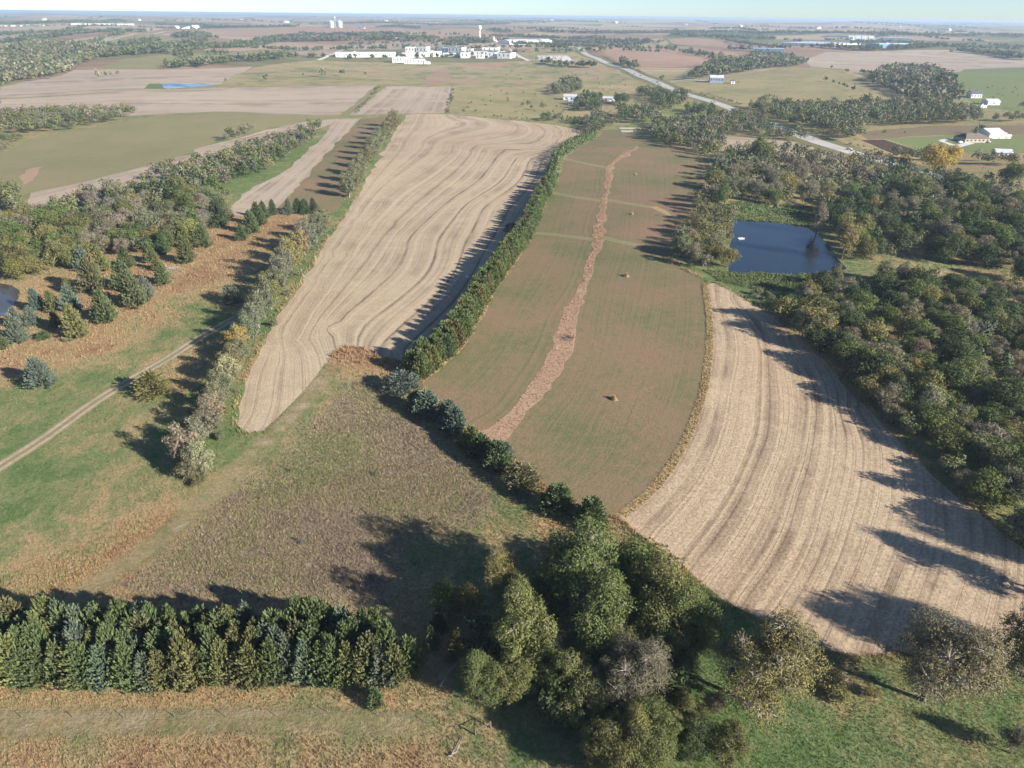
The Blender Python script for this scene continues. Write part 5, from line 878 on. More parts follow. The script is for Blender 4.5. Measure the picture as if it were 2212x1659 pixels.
# ------------------------------------------------------------------ tall grass and weeds
def tufts(P, hgts, wid, seed, blades=3):
    """Bent blades around each point: verts, triangles and the index of the tuft of each triangle."""
    r = np.random.default_rng(seed); n = len(P); z = hgt(P); Vs = []
    for b in range(blades):
        az = r.random(n) * 6.283; ln = r.uniform(.15, .6, n); sx, sy = np.cos(az), np.sin(az); off = r.normal(size=(n, 2)) * wid[:, None] * .8
        bx, by = P[:, 0] + off[:, 0], P[:, 1] + off[:, 1]; hh = hgts * r.uniform(.6, 1.2, n); px, py = -sy * wid * .5, sx * wid * .5
        Vs.append(np.stack([np.c_[bx - px, by - py, z - .03], np.c_[bx + px, by + py, z - .03], np.c_[bx + sx * hh * ln, by + sy * hh * ln, z + hh]], 1))
    V = np.concatenate(Vs).reshape(-1, 3); return V, np.arange(len(V)).reshape(-1, 3), np.tile(np.arange(n), blades)
def wedge_points(n, r0, r1, ang=55.):
    r = np.sqrt(rng.uniform(0, 1, n)); rr = np.where(rng.random(n) < .5, np.sqrt(rng.uniform(r0 ** 2, 130. ** 2, n)), np.exp(rng.uniform(math.log(130.), math.log(r1), n)))
    a = np.radians(rng.uniform(-ang, ang, n)); return np.c_[rr * np.sin(a), rr * np.cos(a)]
G = wedge_points(235000, 50., 420.); keep = np.ones(len(G), bool)
for r in REG:
    if r['mat'] != 'meadow' and r['name'] not in ('grass_bank', 'marsh', 'dry_grass', 'grass_waterway', 'grass_strip'): keep &= ~inside(G, r['poly'])
G = G[keep]; own = np.full(len(G), 0)
for r in REG:
    if r['mat'] != 'meadow' and r['name'] in ('grass_bank', 'marsh', 'dry_grass', 'grass_waterway', 'grass_strip'): own[inside(G, r['poly'])] = 1
W0 = G[own == 0]; g0 = greenness(W0); d0 = np.hypot(W0[:, 0], W0[:, 1]); sc0 = np.clip(d0 / 120., .8, 2.2)
cv = covers(W0); low = 1 - .75 * cv['mw']; fr = np.zeros(len(W0))
for r in REG:
    if r['name'] in ('stubble_field', 'hay_field') and r['mat'] in ('corn', 'right', 'hay'):
        lo, hi = r['poly'].min(0) - 4, r['poly'].max(0) + 4; ii = np.where(((W0 > lo) & (W0 < hi)).all(1))[0]
        if len(ii): fr[ii] = np.maximum(fr[ii], np.exp(-(seg_dist(W0[ii], np.vstack([r['poly'], r['poly'][:1]])) / 1.8) ** 2))
g0 = g0 * (1 - .7 * fr)
V, T_, ix = tufts(W0, (.16 + .34 * (1 - g0) * rng.uniform(.4, 1.2, len(W0)) + .25 * cv['rd'] + .45 * fr) * np.sqrt(sc0) * low, .15 * sc0, 1)
me = np_mesh('tall_grass', V, T_, [M['tuft']], {'tone': np.clip(.5 + .25 * rng.normal(size=len(T_)), 0, 1)}, {k: np.repeat(np.tile(a, 3), 3) for k, a in dict(cv, g=g0).items()})
tag(link('tall_grass', me), 'rusty, tan and green grass blades over the meadows', 'grass', kind='stuff')
def patch_tufts(name, label, regs, n, h, wd, cols, blades=4):
    out = []
    for r in regs:
        lo, hi = r['poly'].min(0), r['poly'].max(0); c = rng.uniform(lo, hi, (n, 2)); c = c[inside(c, r['poly'])]; out.append(c)
    c = np.vstack(out)
    if name == 'weeds': c = c[rng.random(len(c)) < np.clip((covers(c)['wd'] - .45) * 2.2, .1, 1)]
    d = np.hypot(c[:, 0], c[:, 1]); sc = np.clip(d / 140., .8, 2.5)
    V, T_, ix = tufts(c, rng.uniform(*h, len(c)) * np.sqrt(sc), wd * sc, 3, blades); cols = np.array(cols)
    pat = (np.sin(c[:, 0] * .11 + 1.3 * np.sin(c[:, 1] * .07)) + np.sin(c[:, 1] * .13 + c[:, 0] * .05)) * .28 + .5 + rng.normal(size=len(c)) * .25
    col = cols[np.clip((pat * len(cols)).astype(int), 0, len(cols) - 1)] * rng.uniform(.7, 1.25, (len(c), 1)); tag(link(name, np_mesh(name, V, T_, [M['treemass']], {'tint': col[ix]})), label, 'weeds' if 'weed' in name else 'grass', kind='stuff')
RN = lambda n, f=lambda r: True: [r for r in REG if r['name'] == n and f(r)]
patch_tufts('weeds', 'dense brown and olive weeds of the large weedy patch', RN('weed_patch'), 40000, (.10, .42), .2, [(.20, .16, .135), (.27, .215, .16), (.34, .28, .185), (.28, .255, .135), (.21, .22, .10), (.17, .20, .085)])
patch_tufts('tall_grass', 'tall reddish-brown grass of the winding strip', RN('grass_waterway', lambda r: r['mat'] == 'redgrass'), 170000, (.12, .42), .085, [(.37, .25, .175), (.42, .295, .21), (.34, .225, .155), (.42, .32, .22)])
patch_tufts('tall_grass', 'yellow grass of the narrow strip beside the corn stubble', RN('grass_strip'), 60000, (.2, .4), .15, [(.36, .28, .15), (.42, .33, .18)])
patch_tufts('marsh_plants', 'bright green plants on the marsh and dam of the blue pond', RN('marsh') + RN('grass_bank', lambda r: 'dam below' in r['label']), 5000, (.15, .5), .3, [(.11, .165, .065), (.14, .185, .075), (.17, .195, .085)])

# ------------------------------------------------------------------ buildings
def place(xa, xb, yb, yb2=None):
    A, B = at([(xa, yb), (xb, yb if yb2 is None else yb2)]); d = B - A; L = float(np.hypot(*d)); return A, math.atan2(d[1], d[0]), L
def building(name, label, cat, xa, xb, yb, hpx, depth, roof='flat', wall='white', roofm='roofw', wins=0, doors=1, yb2=None, rise=None, winh=.35, group=None, chimney=False, band=False):
    A, rz, L = place(xa, xb, yb, yb2); dist = math.hypot(A[1], CAM_H); H = hpx * dist / F * 1.02
    cr = [A, A + L * np.array([math.cos(rz), math.sin(rz)])]; cr += [c + depth * np.array([-math.sin(rz), math.cos(rz)]) for c in cr]; z0 = float(min(hgt(np.array(cr)))) - .3
    o = empty(name, (A[0], A[1], z0), rz); tag(o, label, cat, group); H += .3
    MB().box(0, L, 0, depth, 0, H).build('wall', M[wall], o)
    if roof == 'flat':
        m = MB().box(-.15, L + .15, -.15, depth + .15, H + .003, H + .5); m.build('roof', M[roofm], o)
        MB().box(L * .3, L * .3 + min(6, L * .2), depth * .4, depth * .4 + min(4, depth * .3), H + .503, H + 2.0).build('roof_unit', M['galv'], o)
    else:
        ri = rise or depth * .22; ov = .5; m = MB(); th = .25
        y0, y1, ym = -ov, depth + ov, depth / 2
        prof = [(y0, H - .1), (ym, H + ri), (y1, H - .1), (y1, H - .1 + th), (ym, H + ri + th), (y0, H - .1 + th)]
        if roof == 'hip': ins = min(L * .25, depth * .5)
        else: ins = 0
        v = [(-ov + (ins if k in (1, 4) else 0), y, z) for k, (y, z) in enumerate(prof)] + [(L + ov - (ins if k in (1, 4) else 0), y, z) for k, (y, z) in enumerate(prof)]
        f = [(0, 1, 7, 6), (1, 2, 8, 7), (2, 3, 9, 8), (3, 4, 10, 9), (4, 5, 11, 10), (5, 0, 6, 11), (0, 5, 4, 1), (1, 4, 3, 2), (6, 7, 10, 11), (7, 8, 9, 10)]
        if roof == 'hip': f += []
        rf = m.add(v, f).build('roof', M[roofm], o)
        if roof == 'gable':
            for x in (0.004, L - .004): MB().add([(x, .05, H), (x, depth - .05, H), (x, ym, H + ri - .12)], [(0, 1, 2)]).build('gable', M[wall], o)
        if chimney: MB().box(L * .6, L * .6 + .8, ym - 1.2, ym - .4, H, H + ri + 1.1).build('chimney', M['roofn'], rf)
    for k in range(wins):
        wx = L * (k + .5) / wins; ww = min(2.2, L / wins * .45); wz = H * .42; wn = MB().box(wx - ww / 2, wx + ww / 2, -.06, .02, wz, wz + H * winh).build('window', M['glass'], o)
        MB().box(wx - ww / 2 - .12, wx + ww / 2 + .12, -.16, -.062, wz - .16, wz - .01).build('sill', M['concrete'], wn)
    for k in range(doors):
        dx = L * (k + .25) / max(1, doors) + .4; dw = min(4., max(1.1, L * .06)); MB().box(dx, dx + dw, -.075, .02, .3, min(H * .75, 3.4 + .3)).build('door', M['door'], o)
    if band: MB().box(-.05, L + .05, -.10, .0, H * .8, H * .8 + .5).build('band', M['steelblue'], o)
    return o
def q1(x): return 691.2 + x * .16665
def y1_(y): return 64.8 + y * .16665
def q2(x): return 993.6 + x * .16665
PR = [('cell_block', 'long low white building at the near side of the walled complex', 205, 985, 350, 55, 45, 14), ('cell_block', 'white flat block beside the long low building', 1075, 1390, 355, 55, 40, 6), ('office_building', 'white entrance building standing in front of the complex', 940, 1160, 425, 68, 24, 5), ('office_building', 'low white wing of the entrance building in front of the complex', 1090, 1365, 440, 58, 22, 8), ('storage_building', 'small white box attached to the entrance wing', 1352, 1432, 441, 26, 14, 1), ('cell_block', 'white middle block of the complex with a plain wall', 1392, 1580, 345, 60, 40, 4), ('cell_block', 'white block left of the dark yard gap in the complex', 1595, 1765, 343, 40, 36, 4), ('cell_block', 'tall white tower block at the back, first of the pair', 1110, 1225, 298, 72, 30, 3), ('cell_block', 'tall white tower block at the back, second of the pair', 1245, 1378, 298, 72, 30, 3), ('cell_block', 'white rear block in the middle of the complex', 1520, 1622, 292, 54, 30, 2), ('cell_block', 'wide white rear block beside the middle one', 1660, 1840, 292, 64, 30, 4), ('cell_block', 'small white rear block near the dark roofs', 1890, 1962, 296, 46, 24, 2)]
for nm, lab, xa, xb, yb, h, dp, wn in PR: building(nm, lab.replace('left of', 'beside'), 'building', q1(xa), q1(xb), y1_(yb), h * .16665 * .9, dp * .7, wins=wn, doors=2 if xb - xa > 150 else 1, roofm='roofg', group='white complex')
for nm, lab, xa, xb, yb, h, dp, wn, rm in [('cell_block', 'white square block at the front of the complex', 8, 112, 366, 62, 30, 2, 'roofd'), ('workshop', 'wide white workshop with a dark roof in the complex', 145, 530, 332, 48, 40, 7, 'roofd'), ('workshop', 'small white gatehouse under the wide workshop', 205, 298, 371, 46, 20, 2, 'roofw'), ('cell_block', 'white and grey block beside the gatehouse', 360, 462, 362, 62, 30, 2, 'roofd'), ('cell_block', 'end block of the complex with a grey shaded side', 482, 652, 371, 62, 34, 3, 'roofd'), ('workshop', 'white rear workshop behind the wide one', 285, 480, 292, 56, 30, 3, 'roofd')]: building(nm, lab, 'building', q2(xa), q2(xb), y1_(yb), h * .16665, dp, wins=wn, roofm=rm, group='white complex')
for i, (xa, xb, yb, h, dp) in enumerate([(640, 920, 190, 42, 40), (925, 1050, 188, 38, 36), (1065, 1190, 190, 44, 40)]): building('warehouse', ['long grey-roofed warehouse beyond the complex', 'white warehouse between two others beyond the complex', 'white warehouse with a tall bay near the highway bend'][i], 'warehouse', q2(xa), q2(xb), y1_(yb), h * .16665, dp, 'gable', wins=3, rise=4., roofm='roofw')
for i, (x, yb, h, r) in enumerate([(395, 150, 26, 30), (440, 150, 64, 34), (470, 155, 30, 26)]):
    P = at([(q2(x), y1_(yb))])[0]; d = math.hypot(P[1], CAM_H); o = empty('storage_cone', (P[0], P[1], float(hgt([P])[0]) - .3)); R = r * .16665 * d / F / 2; Hh = h * .16665 * d / F; tag(o, ['small white conical heap cover beside the tall one', 'tall white conical storage dome near the water tower', 'low white conical dome beside the warehouse'][i], 'storage dome')
    MB().lathe([(R, 0), (R, Hh * .18), (R * .55, Hh * .55), (R * .15, Hh * .92), (.1, Hh)], 20).build('dome', M['white'], o); MB().tube((R * .97, 0, 0), (R * .97, 0, Hh * .16), .8, .8, 6).build('door', M['door'], o)
# water tower
P = at([(1036.5, 86)])[0]; d = math.hypot(P[1], CAM_H); Hh = 25 * d / F; R = 4.0 * d / F
o = tag(empty('water_tower', (P[0], P[1], float(hgt([P])[0]) - .3)), 'tall white water tower with a rounded tank on a slim stem', 'water tower')
MB().lathe([(R * .55, 0), (R * .35, Hh * .08), (R * .26, Hh * .3), (R * .26, Hh * .62), (R * .5, Hh * .70)], 20).build('stem', M['white'], o)
MB().lathe([(R * .5, Hh * .70), (R * .88, Hh * .76), (R, Hh * .83), (R * .9, Hh * .91), (R * .55, Hh * .98), (R * .1, Hh)], 24).build('tank', M['white'], o)
MB().tube((0, 0, Hh), (0, 0, Hh * 1.05), .25, .12, 6).build('mast', M['galv'], o)
# grain bins and elevator
for i, (xa, xb) in enumerate(((710.5, 721.8), (728, 740.3))):
    P = at([((xa + xb) / 2, 59.5)])[0]; d = math.hypot(P[1], CAM_H); R = (xb - xa) * d / F / 2; Hh = 10.2 * d / F; o = tag(empty('grain_bin', (P[0], P[1], float(hgt([P])[0]) - .4)), ['large ribbed steel grain bin with conical roof, farther from the white shed', 'large ribbed steel grain bin with conical roof, nearer the white shed'][i], 'grain bin')
    pr = []
    for k in range(13): pr += [(R, Hh * k / 13), (R * .985, Hh * (k + .5) / 13)]
    MB().lathe(pr + [(R, Hh)], 28).build('wall', M['galv'], o); rf = MB().lathe([(R * 1.02, Hh + .01), (R * .12, Hh * 1.22), (R * .1, Hh * 1.26)], 28).build('roof', M['roofw'], o); MB().tube((0, 0, Hh * 1.26), (0, 0, Hh * 1.3), R * .08, R * .08, 8).build('cap', M['galv'], rf)
P = at([(725, 60)])[0]; d = math.hypot(P[1], CAM_H); Hh = 17 * d / F; o = tag(empty('grain_elevator', (P[0], P[1], float(hgt([P])[0]) - .4)), 'slim grain elevator leg between the two steel bins', 'elevator'); m = MB()
for sx in (-2, 2):
    for sy in (-2, 2): m.tube((sx, sy, 0), (sx, sy, Hh), .3, .3, 5)
for k in range(9): z = Hh * k / 9; m.tube((-2, -2, z), (2, -2, z + Hh / 9), .2, .2, 4); m.tube((2, 2, z), (-2, 2, z + Hh / 9), .2, .2, 4)
m.build('frame', M['galv'], o); MB().box(-2.6, 2.6, -2.6, 2.6, Hh, Hh + 4).build('head_house', M['white'], o); MB().tube((2, 0, Hh), (d * 5.5 / F, 0, Hh * .75), .5, .5, 6).build('spout', M['galv'], o)
building('shed', 'long white shed near the steel grain bins', 'shed', 774, 783, 61.3, 3.6, 20, 'gable', wins=2)
for i, (xa, xb, y) in enumerate([(2, 44, 57), (48, 90, 56), (154, 200, 53.5), (205, 245, 53.5), (250, 290, 54)]): building('livestock_barn', '%s of the five long low white livestock barns far away' % ORD[i], 'barn', xa, xb, y, 1.6, 18, 'gable', wins=0, rise=2.)
for i, (xa, xb, y, h) in enumerate([(378, 388, 61, 3), (400, 412, 62, 4), (416, 431, 62, 5)]): building('farm_shed', ['smallest white shed of the far farmstead at the lane end', 'middle white shed of the far farmstead at the lane end', 'tallest white shed of the far farmstead at the lane end'][i], 'shed', xa, xb, y, h, 14, 'gable', wins=1)
for i, (xa, xb, y, h, w_) in enumerate([(778, 790, 87.5, 4, 'white'), (848, 858, 87, 4.5, 'white'), (862, 872, 88, 5, 'roofn')]): building('farmhouse', ['pale farmhouse in the trees behind the complex', 'white farmhouse in the trees behind the complex', 'red-brown farmhouse in the trees behind the complex'][i], 'house', xa, xb, y, h, 10, 'gable', wall=w_, wins=2, roofm='roofd')
# farmstead beside the highway
building('machine_shed', 'long white machine shed at the farmstead', 'shed', 1217, 1264, 216, 6.5, 14, 'gable', wins=4, doors=2, yb2=216.5, rise=2.)
building('machine_shed', 'shorter white shed behind the willow trees', 'shed', 1302, 1327, 218.5, 5, 10, 'gable', wins=2, rise=1.6)
building('farmhouse', 'small white farmhouse beside the dark conifers', 'house', 1228, 1237, 226, 5, 7, 'gable', wins=2, roofm='roofw', chimney=True)
building('farmhouse', 'pale blue-grey house with a white gable at the hill pasture', 'house', 1533, 1562, 178.5, 9, 12, 'gable', wall='bluewall', roofm='roofw', wins=5, rise=3., chimney=True)
building('shed', 'tiny white shed beside the blue-grey house', 'shed', 1579, 1587, 181, 5, 5, 'gable', wins=1, roofm='roofd')
building('farmhouse', 'white farmhouse with dark blue roof above the green pasture', 'house', 2097, 2120, 212, 7.5, 12, 'gable', roofm='roofd', wins=4, rise=4., chimney=True)
building('barn', 'white barn with pale roof below the farmhouse', 'barn', 2133, 2159, 227, 6.5, 12, 'gable', wins=1, doors=2, rise=2.4)
building('trailer', 'small white trailer beside the barn', 'trailer', 2118, 2131, 233, 4, 4, 'flat', wins=2)
building('ranch_house', 'brown ranch house with low hip roof on the bright lawn', 'house', 2084, 2136, 308, 8, 14, 'hip', wall='tan', roofm='roofn', wins=6, doors=2, rise=3.2, chimney=True)
building('barn', 'bright white metal barn behind the ranch house', 'barn', 2136, 2168, 299, 10, 18, 'gable', wins=0, doors=2, rise=3.)
building('trailer', 'white camper trailer parked beside the white barn', 'trailer', 2168, 2183, 299, 6, 4, 'flat', wins=3)
building('cottage', 'low house with a pale roof and pinkish wall below the ranch house', 'house', 2150, 2186, 337, 7, 9, 'gable', wall='cream', roofm='roofw', wins=4)
building('farmhouse', 'weathered brown house hidden in trees beside the road', 'house', 1770, 1795, 261, 9, 9, 'gable', wall='tan', roofm='roofn', wins=3)
building('cottage', 'small reddish house half hidden in the wood beyond the pond', 'house', 1838, 1862, 440, 12, 8, 'gable', wall='roofn', roofm='roofn', wins=2)
# works on the far plain
building('warehouse', 'blue steel building beside the brown field', 'warehouse', 1626, 1693, 112, 6, 26, 'flat', wall='steelblue', wins=5, yb2=112.5)
building('greenhouse', 'vast low building with a pale grey roof on the far plain', 'warehouse', 1685, 1800, 99.5, 6, 190, 'flat', wins=8, roofm='roofw')
building('warehouse', 'long blue-sided warehouse behind the dark trees', 'warehouse', 1898, 1976, 103.5, 7, 40, 'flat', wall='steelblue', wins=6)
building('warehouse', 'dark blue warehouse in front of the far tan field', 'warehouse', 1907, 1966, 87, 4.5, 40, 'flat', wall='steelblue', wins=4)
building('warehouse', 'long pale-roofed warehouse behind the four peaked halls', 'warehouse', 1782, 1900, 80.5, 3.6, 50, 'flat', wins=8, wall='bluewall')
for i in range(4): building('peaked_hall', '%s of four white peaked halls on the far plain' % ORD[i], 'hall', 1834 + i * 14, 1846 + i * 14, 86, 2.4, 30, 'gable', wins=1, rise=9.)
for i, (x, y) in enumerate([(300, 45), (520, 44), (830, 47), (1190, 45), (1330, 50), (1600, 58), (1760, 62), (2050, 66), (1480, 55), (620, 49), (90, 44), (1940, 60)]): building('far_barn', 'tiny white farm building near the horizon', 'barn', x, x + 5, y, 2., 25, 'gable', wins=0, doors=0, group='farm buildings near the horizon')

# ------------------------------------------------------------------ vehicles
def car_mesh():
    prof = [(-2.2, .35), (-2.25, .75), (-1.5, .92), (-.9, 1.42), (.75, 1.45), (1.35, .98), (2.1, .85), (2.25, .6), (2.2, .35)]; n = len(prof); m = MB()
    v = [(x, -.85 if z < .95 else -.68, z) for x, z in prof] + [(x, .85 if z < .95 else .68, z) for x, z in prof]
    return m.add(v, [tuple(range(n)), tuple(range(2 * n - 1, n - 1, -1))] + [(i, i + n, (i + 1) % n + n, (i + 1) % n) for i in range(n)]).mesh('car_body', M['paint'])
CARB = car_mesh(); CARG = MB().box(-.95, .85, -.74, .74, .98, 1.36).mesh('car_windows', M['glass']); WHEEL = MB().tube((0, -.11, 0), (0, .11, 0), .33, .33, 10).mesh('wheel', M['tyre'])
def car(x, y, rz, col, label, group=None, full=True, world=None):
    P = np.asarray(world) if world is not None else at([(x, y)])[0]; o = tag(empty('car', (P[0], P[1], float(hgt([P])[0]) + .03), rz), label, 'car', group); b = link('body', CARB, o); b.color = (*col, 1); link('windows', CARG, o)
    if full:
        for sx in (-1.35, 1.35):
            for sy in (-.8, .8): link('wheel', WHEEL, o, (sx, sy, .33))
WC = (.75, .75, .74)
car(1834, 323.5, 2.5, WC, 'white car on the lower road beside a utility pole'); car(1420, 178.5, 2.6, (.05, .06, .08), 'dark car on the highway near the driveway'); car(1384, 163.5, 2.6, (.3, .3, .32), 'grey car farther along the highway')
q = Z5([(1470, 690), (1810, 690)]); car(q[0][0], q[0][1], .3, WC, 'white car on the curved driveway'); car(q[1][0], q[1][1], .9, WC, 'white pickup beside the ranch house wall')
car(1236, 228, .2, WC, 'white car beside the small farmhouse'); car(1596, 178, 1., (.1, .1, .1), 'dark car near the tiny white shed')
LA, LB, LCn = at([(1163, 122.5), (1222, 122), (1209, 133.5)]); CC = [WC, (.05, .05, .06), (.3, .31, .33), (.45, .46, .48), (.25, .03, .03), (.06, .1, .25), WC, (.12, .12, .13)]
for i in range(6):
    for j in range(12):
        if rng.random() < .15: continue
        a = LA + (LB - LA) * ((j + .5) / 12) + (LCn - LB) * ((i + .25) / 6.2); car(0, 0, rng.normal() * .05 + 1.2, CC[rng.integers(len(CC))], 'parked car in the crowded lot beside the white complex', 'cars in the parking lot', False, a)

# ------------------------------------------------------------------ poles, fences, heaps and other small things
def pole(x, y, H, label):
    P = at([(x, y)])[0]; o = tag(empty('utility_pole', (P[0], P[1], float(hgt([P])[0]) - .2), .4), label, 'utility pole'); MB().tube((0, 0, 0), (0, 0, H), .17, .11, 8).build('shaft', M['wood'], o)
    ca = MB().box(-1.3, 1.3, -.07, .07, H - .8, H - .62).build('crossarm', M['wood'], o)
    for k in (-1.15, -.4, .4, 1.15): MB().tube((k, 0, H - .62), (k, 0, H - .38), .06, .05, 6).build('insulator', M['insul'], ca)
pole(1756, 303, 11.5, 'utility pole with crossarm beside the shaded thicket'); pole(1832, 324, 11., 'utility pole with crossarm next to the white car'); pole(1705, 260, 11., 'utility pole near the road junction'); pole(2118, 392 - 12, 10.5, 'utility pole beside the yellow trees'); pole(1972, 337, 8., 'short pole at the end of the dark garden plot')
def fence(pts, step, H, label, wires=3):
    C = spline(at(pts), 8); s = np.r_[0, np.cumsum(np.hypot(*np.diff(C, axis=0).T))]; t = np.arange(0, s[-1], step); P = np.c_[np.interp(t, s, C[:, 0]), np.interp(t, s, C[:, 1])]; z = hgt(P)
    o = tag(empty('wire_fence', (P[0][0], P[0][1], float(z[0]))), label, 'fence'); L0 = np.array([P[0][0], P[0][1], z[0]]); X = np.c_[P, z] - L0
    pm = MB().tube((0, 0, -.2), (0, 0, H), .05, .045, 6).mesh('post', M['wood'])
    for x in X: e = link('post', pm, o, tuple(x)); e.rotation_euler = (rng.normal() * .05, rng.normal() * .05, 0)
    for k in range(wires):
        m = MB(); zz = H * (.35 + .28 * k)
        for a, b in zip(X[:-1], X[1:]): m.tube(a + [0, 0, zz], b + [0, 0, zz], .008, .008, 3, False)
        m.build('wire', M['wire'], o)
fence([(-60, 1552), (110, 1551), (288, 1551), (375, 1549), (462, 1549), (640, 1546), (713, 1540), (860, 1552), (1000, 1580), (1027, 1586)], 7.4, 1.05, 'wire fence with thin wooden posts across the dry foreground grass')
fence([(978, 190), (972, 220), (967, 246), (1060, 252), (1180, 264), (1260, 275)], 9., 1.4, 'distant wire fence around the yellow-green pasture', 2)
P = at([(1027, 1588)])[0]; o = tag(empty('brace_post', (P[0], P[1], float(hgt([P])[0])), .5), 'stout wooden fence corner brace near the bottom edge', 'fence post')
for x in (0, 2.4): MB().tube((x, 0, -.3), (x, 0, 1.45), .10, .09, 8).build('post', M['wood'], o)
MB().tube((0, 0, 1.2), (2.4, 0, 1.2), .045, .045, 6).build('rail', M['wood'], o); MB().tube((0.1, 0, .15), (2.3, 0, 1.1), .03, .03, 5).build('brace', M['wire'], o)
def log(pa, pb, r0, label, mat='pale_bark'):
    A, B = at([pa, pb]); za, zb = hgt(np.array([A, B])); o = tag(empty('fallen_log', (A[0], A[1], float(za))), label, 'log'); d = np.array([*(B - A), zb - za]); m = MB(); n = 6; pts = [d * k / n + np.array([0, 0, r0 + .05]) + np.r_[rng.normal(size=2) * .12, abs(rng.normal()) * .1] for k in range(n + 1)]
    for k in range(n): m.tube(pts[k], pts[k + 1], r0 * (1 - .1 * k), r0 * (1 - .1 * (k + 1)), 7)
    m.build('stem', M[mat], o); u_ = unit(d); b = MB()
    for k in range(6): st = pts[2 + k % 5]; e = st + u_ * rng.uniform(.5, 1.5) + rng.normal(size=3) * .6; e[2] = abs(e[2]) + .1; b.tube(st, e, r0 * .4, r0 * .15, 5)
    b.build('branches', M[mat], o)
log(Z(1024, 1536, [(640, 1150)])[0], Z(1024, 1536, [(745, 965)])[0], .16, 'long pale fallen log in the shade of the foreground clump'); log(Z(1024, 1536, [(700, 1590)])[0], Z(1024, 1536, [(770, 1520)])[0], .1, 'thin fallen branch near the corner brace')
def blade_heap(name, label, x, y, R, H, n, cols, spread=1., solid=False):
    P = at([(x, y)])[0]; r = np.random.default_rng(int(x)); a = r.random(n) * 6.283; q = r.random(n) ** .6; base = np.c_[np.cos(a) * q * R, np.sin(a) * q * R]; hh = H * (1 - .75 * q) * r.uniform(.7, 1.15, n)
    tip = np.c_[base * (1 - .35 * (1 - spread)) + r.normal(size=(n, 2)) * R * .12, hh]; sd = np.c_[-np.sin(a), np.cos(a), np.zeros(n)] * R * .09; b3 = np.c_[base, np.zeros(n) - .03]; V = np.stack([b3 - sd, b3 + sd, tip], 1).reshape(-1, 3)
    c = np.array(cols)[r.integers(len(cols), size=n)] * r.uniform(.75, 1.2, (n, 1)); o = link(name, np_mesh(name, V, np.arange(len(V)).reshape(-1, 3), [M['treemass']], {'tint': c}), loc=(P[0], P[1], float(hgt([P])[0]))); tag(o, label, 'heap' if 'heap' in name else 'grass')
STRAW = [(.50, .38, .24), (.44, .33, .21), (.40, .29, .18)]
blade_heap('straw_heap', 'tan peaked straw heap alone in the near half of the mown hay', 1327, 863, 1.0, 1.8, 420, STRAW); blade_heap('straw_heap', 'tan tuft of tall dry grass in the middle of the mown hay', 1353, 597, 1.4, 1.9, 260, STRAW); blade_heap('straw_heap', 'small tan tuft near the ragged dry patch in the hay', 1365, 463, 1.2, 1.6, 160, STRAW); blade_heap('straw_heap', 'smallest far tan tuft high in the mown hay', 1373, 377, 1.2, 1.6, 120, STRAW)
blade_heap('dark_shrub', 'dull tangle of old stems inside the reddish grass strip', 1221, 730, 2.6, .45, 300, [(.20, .145, .13), (.24, .175, .15)])
for i, (x, y, R) in enumerate([(1105, 498, 4.2), (1106, 489, 3.6)]): blade_heap('dry_bush', ['larger grey dry bush in the shade beside the shelterbelt', 'smaller grey dry bush in the shade beside the shelterbelt'][i], x, y, R, 2.2, 420, [(.24, .19, .12), (.20, .16, .10)])
def brush_pile(x, y, R, label):
    P = at([(x, y)])[0]; r = np.random.default_rng(3); m = []
    for k in range(150): a = r.random() * 6.28; q = r.random() ** .5 * R; c = np.array([math.cos(a) * q, math.sin(a) * q, r.random() * .9 * (1 - q / R) + .1]); d = unit(r.normal(size=3) * [1, 1, .35]) * r.uniform(.5, 1.5); m.append((c - d, c + d, .05, .03))
    tv, tq = tubes(m, 4); tv[:, 2] = np.maximum(tv[:, 2], -.05); o = tag(empty('brush_pile', (P[0], P[1], float(hgt([P])[0]))), label, 'brush pile'); link('sticks', np_mesh('sticks', tv, tq, [M['pale_bark']]), o)
brush_pile(371, 583, 3.2, 'grey pile of cut brush at the edge of the rusty grass')
BALE = MB().lathe([(.02, -.75), (.70, -.75), (.80, -.66), (.80, .66), (.70, .75)], 16).mesh('bale', M['plastic'])
for row, (a, b, y, n) in enumerate(((1340, 1381, 279.5, 15), (1343, 1364, 286, 8))):
    for k in range(n):
        P = at([(a + (b - a) * k / (n - 1), y)])[0]; o = link('round_bale', BALE, loc=(P[0], P[1], float(hgt([P])[0]) + .76)); o.rotation_euler = (math.pi / 2, 0, rng.normal() * .1 + 1.2); tag(o, 'pale round bale, %s in the %s row by the hay field corner' % (ORD[k], ['long', 'short'][row]), 'bale', 'round bales by the hay field corner')
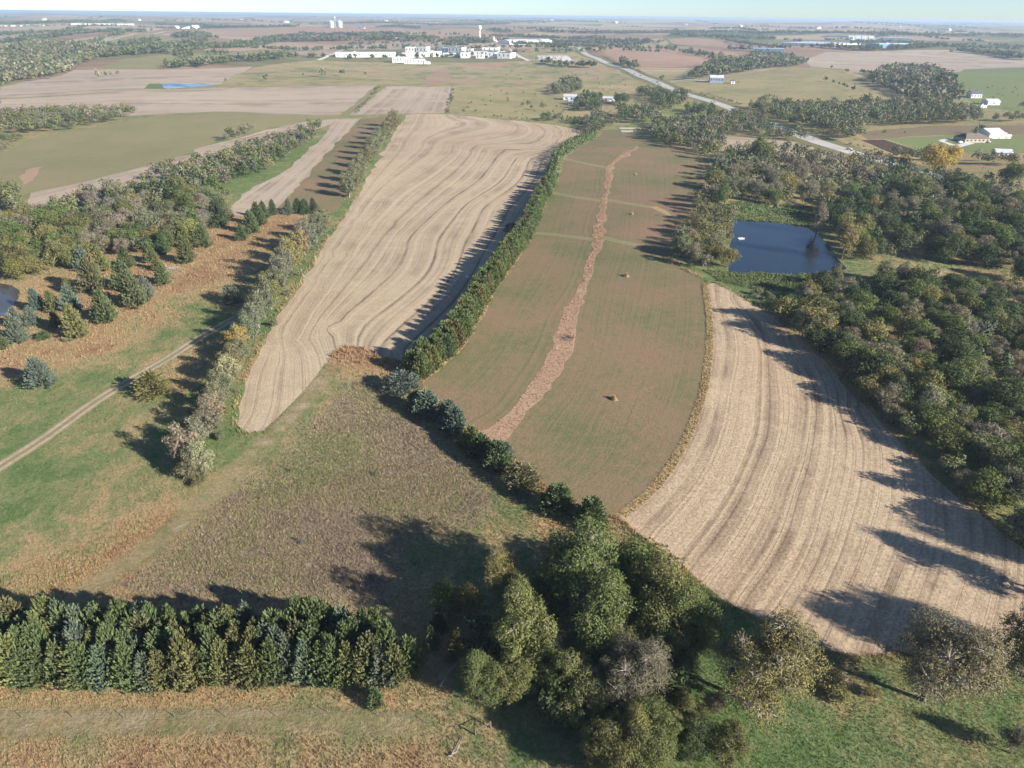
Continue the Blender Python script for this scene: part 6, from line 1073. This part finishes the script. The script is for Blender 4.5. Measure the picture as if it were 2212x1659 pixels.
def cow_mesh():
    m = MB(); ring = [(-1.0, .25, .95), (-.8, .36, 1.0), (0, .42, .98), (.75, .36, 1.02), (1.05, .2, 1.15), (1.35, .14, 1.25)]; v = []; n = 8
    for x, r, z in ring:
        for i in range(n): an = 6.2832 * i / n; v.append((x, math.cos(an) * r * .8, z + math.sin(an) * r))
    f = [(k * n + i, k * n + (i + 1) % n, (k + 1) * n + (i + 1) % n, (k + 1) * n + i) for k in range(len(ring) - 1) for i in range(n)] + [tuple(range(n))[::-1], tuple(range((len(ring) - 1) * n, len(ring) * n))]
    m.add(v, f); m.tube((1.25, 0, 1.3), (1.75, 0, 1.05), .17, .1, 7)
    for x in (-.75, .7):
        for y in (-.2, .2): m.tube((x, y, .95), (x + .03, y, .45), .12, .07, 6); m.tube((x + .03, y, .45), (x, y, 0), .07, .06, 6)
    m.tube((-1.0, 0, 1.15), (-1.12, 0, .5), .04, .02, 5); return m.mesh('cow', M['cow'])
COW = cow_mesh()
for x, y in Z5([(1845, 40), (1975, 62), (2110, 52), (2080, 108), (1972, 145), (1912, 128), (1858, 165), (1855, 180), (2130, 75), (1790, 60), (2140, 140)]):
    P = at([(x, y)])[0]; o = link('cow', COW, loc=(P[0], P[1], float(hgt([P])[0]))); o.rotation_euler = (0, 0, rng.uniform(0, 6.28)); tag(o, 'black cow grazing in the bright green pasture', 'cow', 'cattle in the bright green pasture')
q = Z(2048, 300, [(380, 900)])[0]; P = at([q])[0]; o = tag(empty('float', (P[0], P[1], float(hgt([P])[0]) + .02), .2), 'small pale float drifting on the dark blue pond', 'float'); MB().add([(-1.4, -.5, .0), (1.0, -.5, 0), (1.6, 0, .1), (1.0, .5, 0), (-1.4, .5, 0), (-1.5, -.6, .35), (1.1, -.6, .35), (1.9, 0, .45), (1.1, .6, .35), (-1.5, .6, .35)], [(0, 4, 3, 2, 1), (0, 1, 6, 5), (1, 2, 7, 6), (2, 3, 8, 7), (3, 4, 9, 8), (4, 0, 5, 9)]).build('hull', M['white'], o); MB().box(-.3, .0, -.57, .57, .22, .28).build('seat', M['wood'], o)

# ------------------------------------------------------------------ haze
hz = NT('haze_air'); pv = hz.n('ShaderNodeVolumePrincipled'); pv.inputs['Color'].default_value = (.60, .79, 1., 1); pv.inputs['Density'].default_value = 1.05e-4; pv.inputs['Anisotropy'].default_value = .1
hz.t.links.new(pv.outputs[0], hz.out.inputs['Volume'])
tag(MB().box(-62000, 62000, -62000, 62000, -25, 92.5).build('haze', hz.m), 'thin pale air haze over the whole countryside', 'haze', kind='stuff')
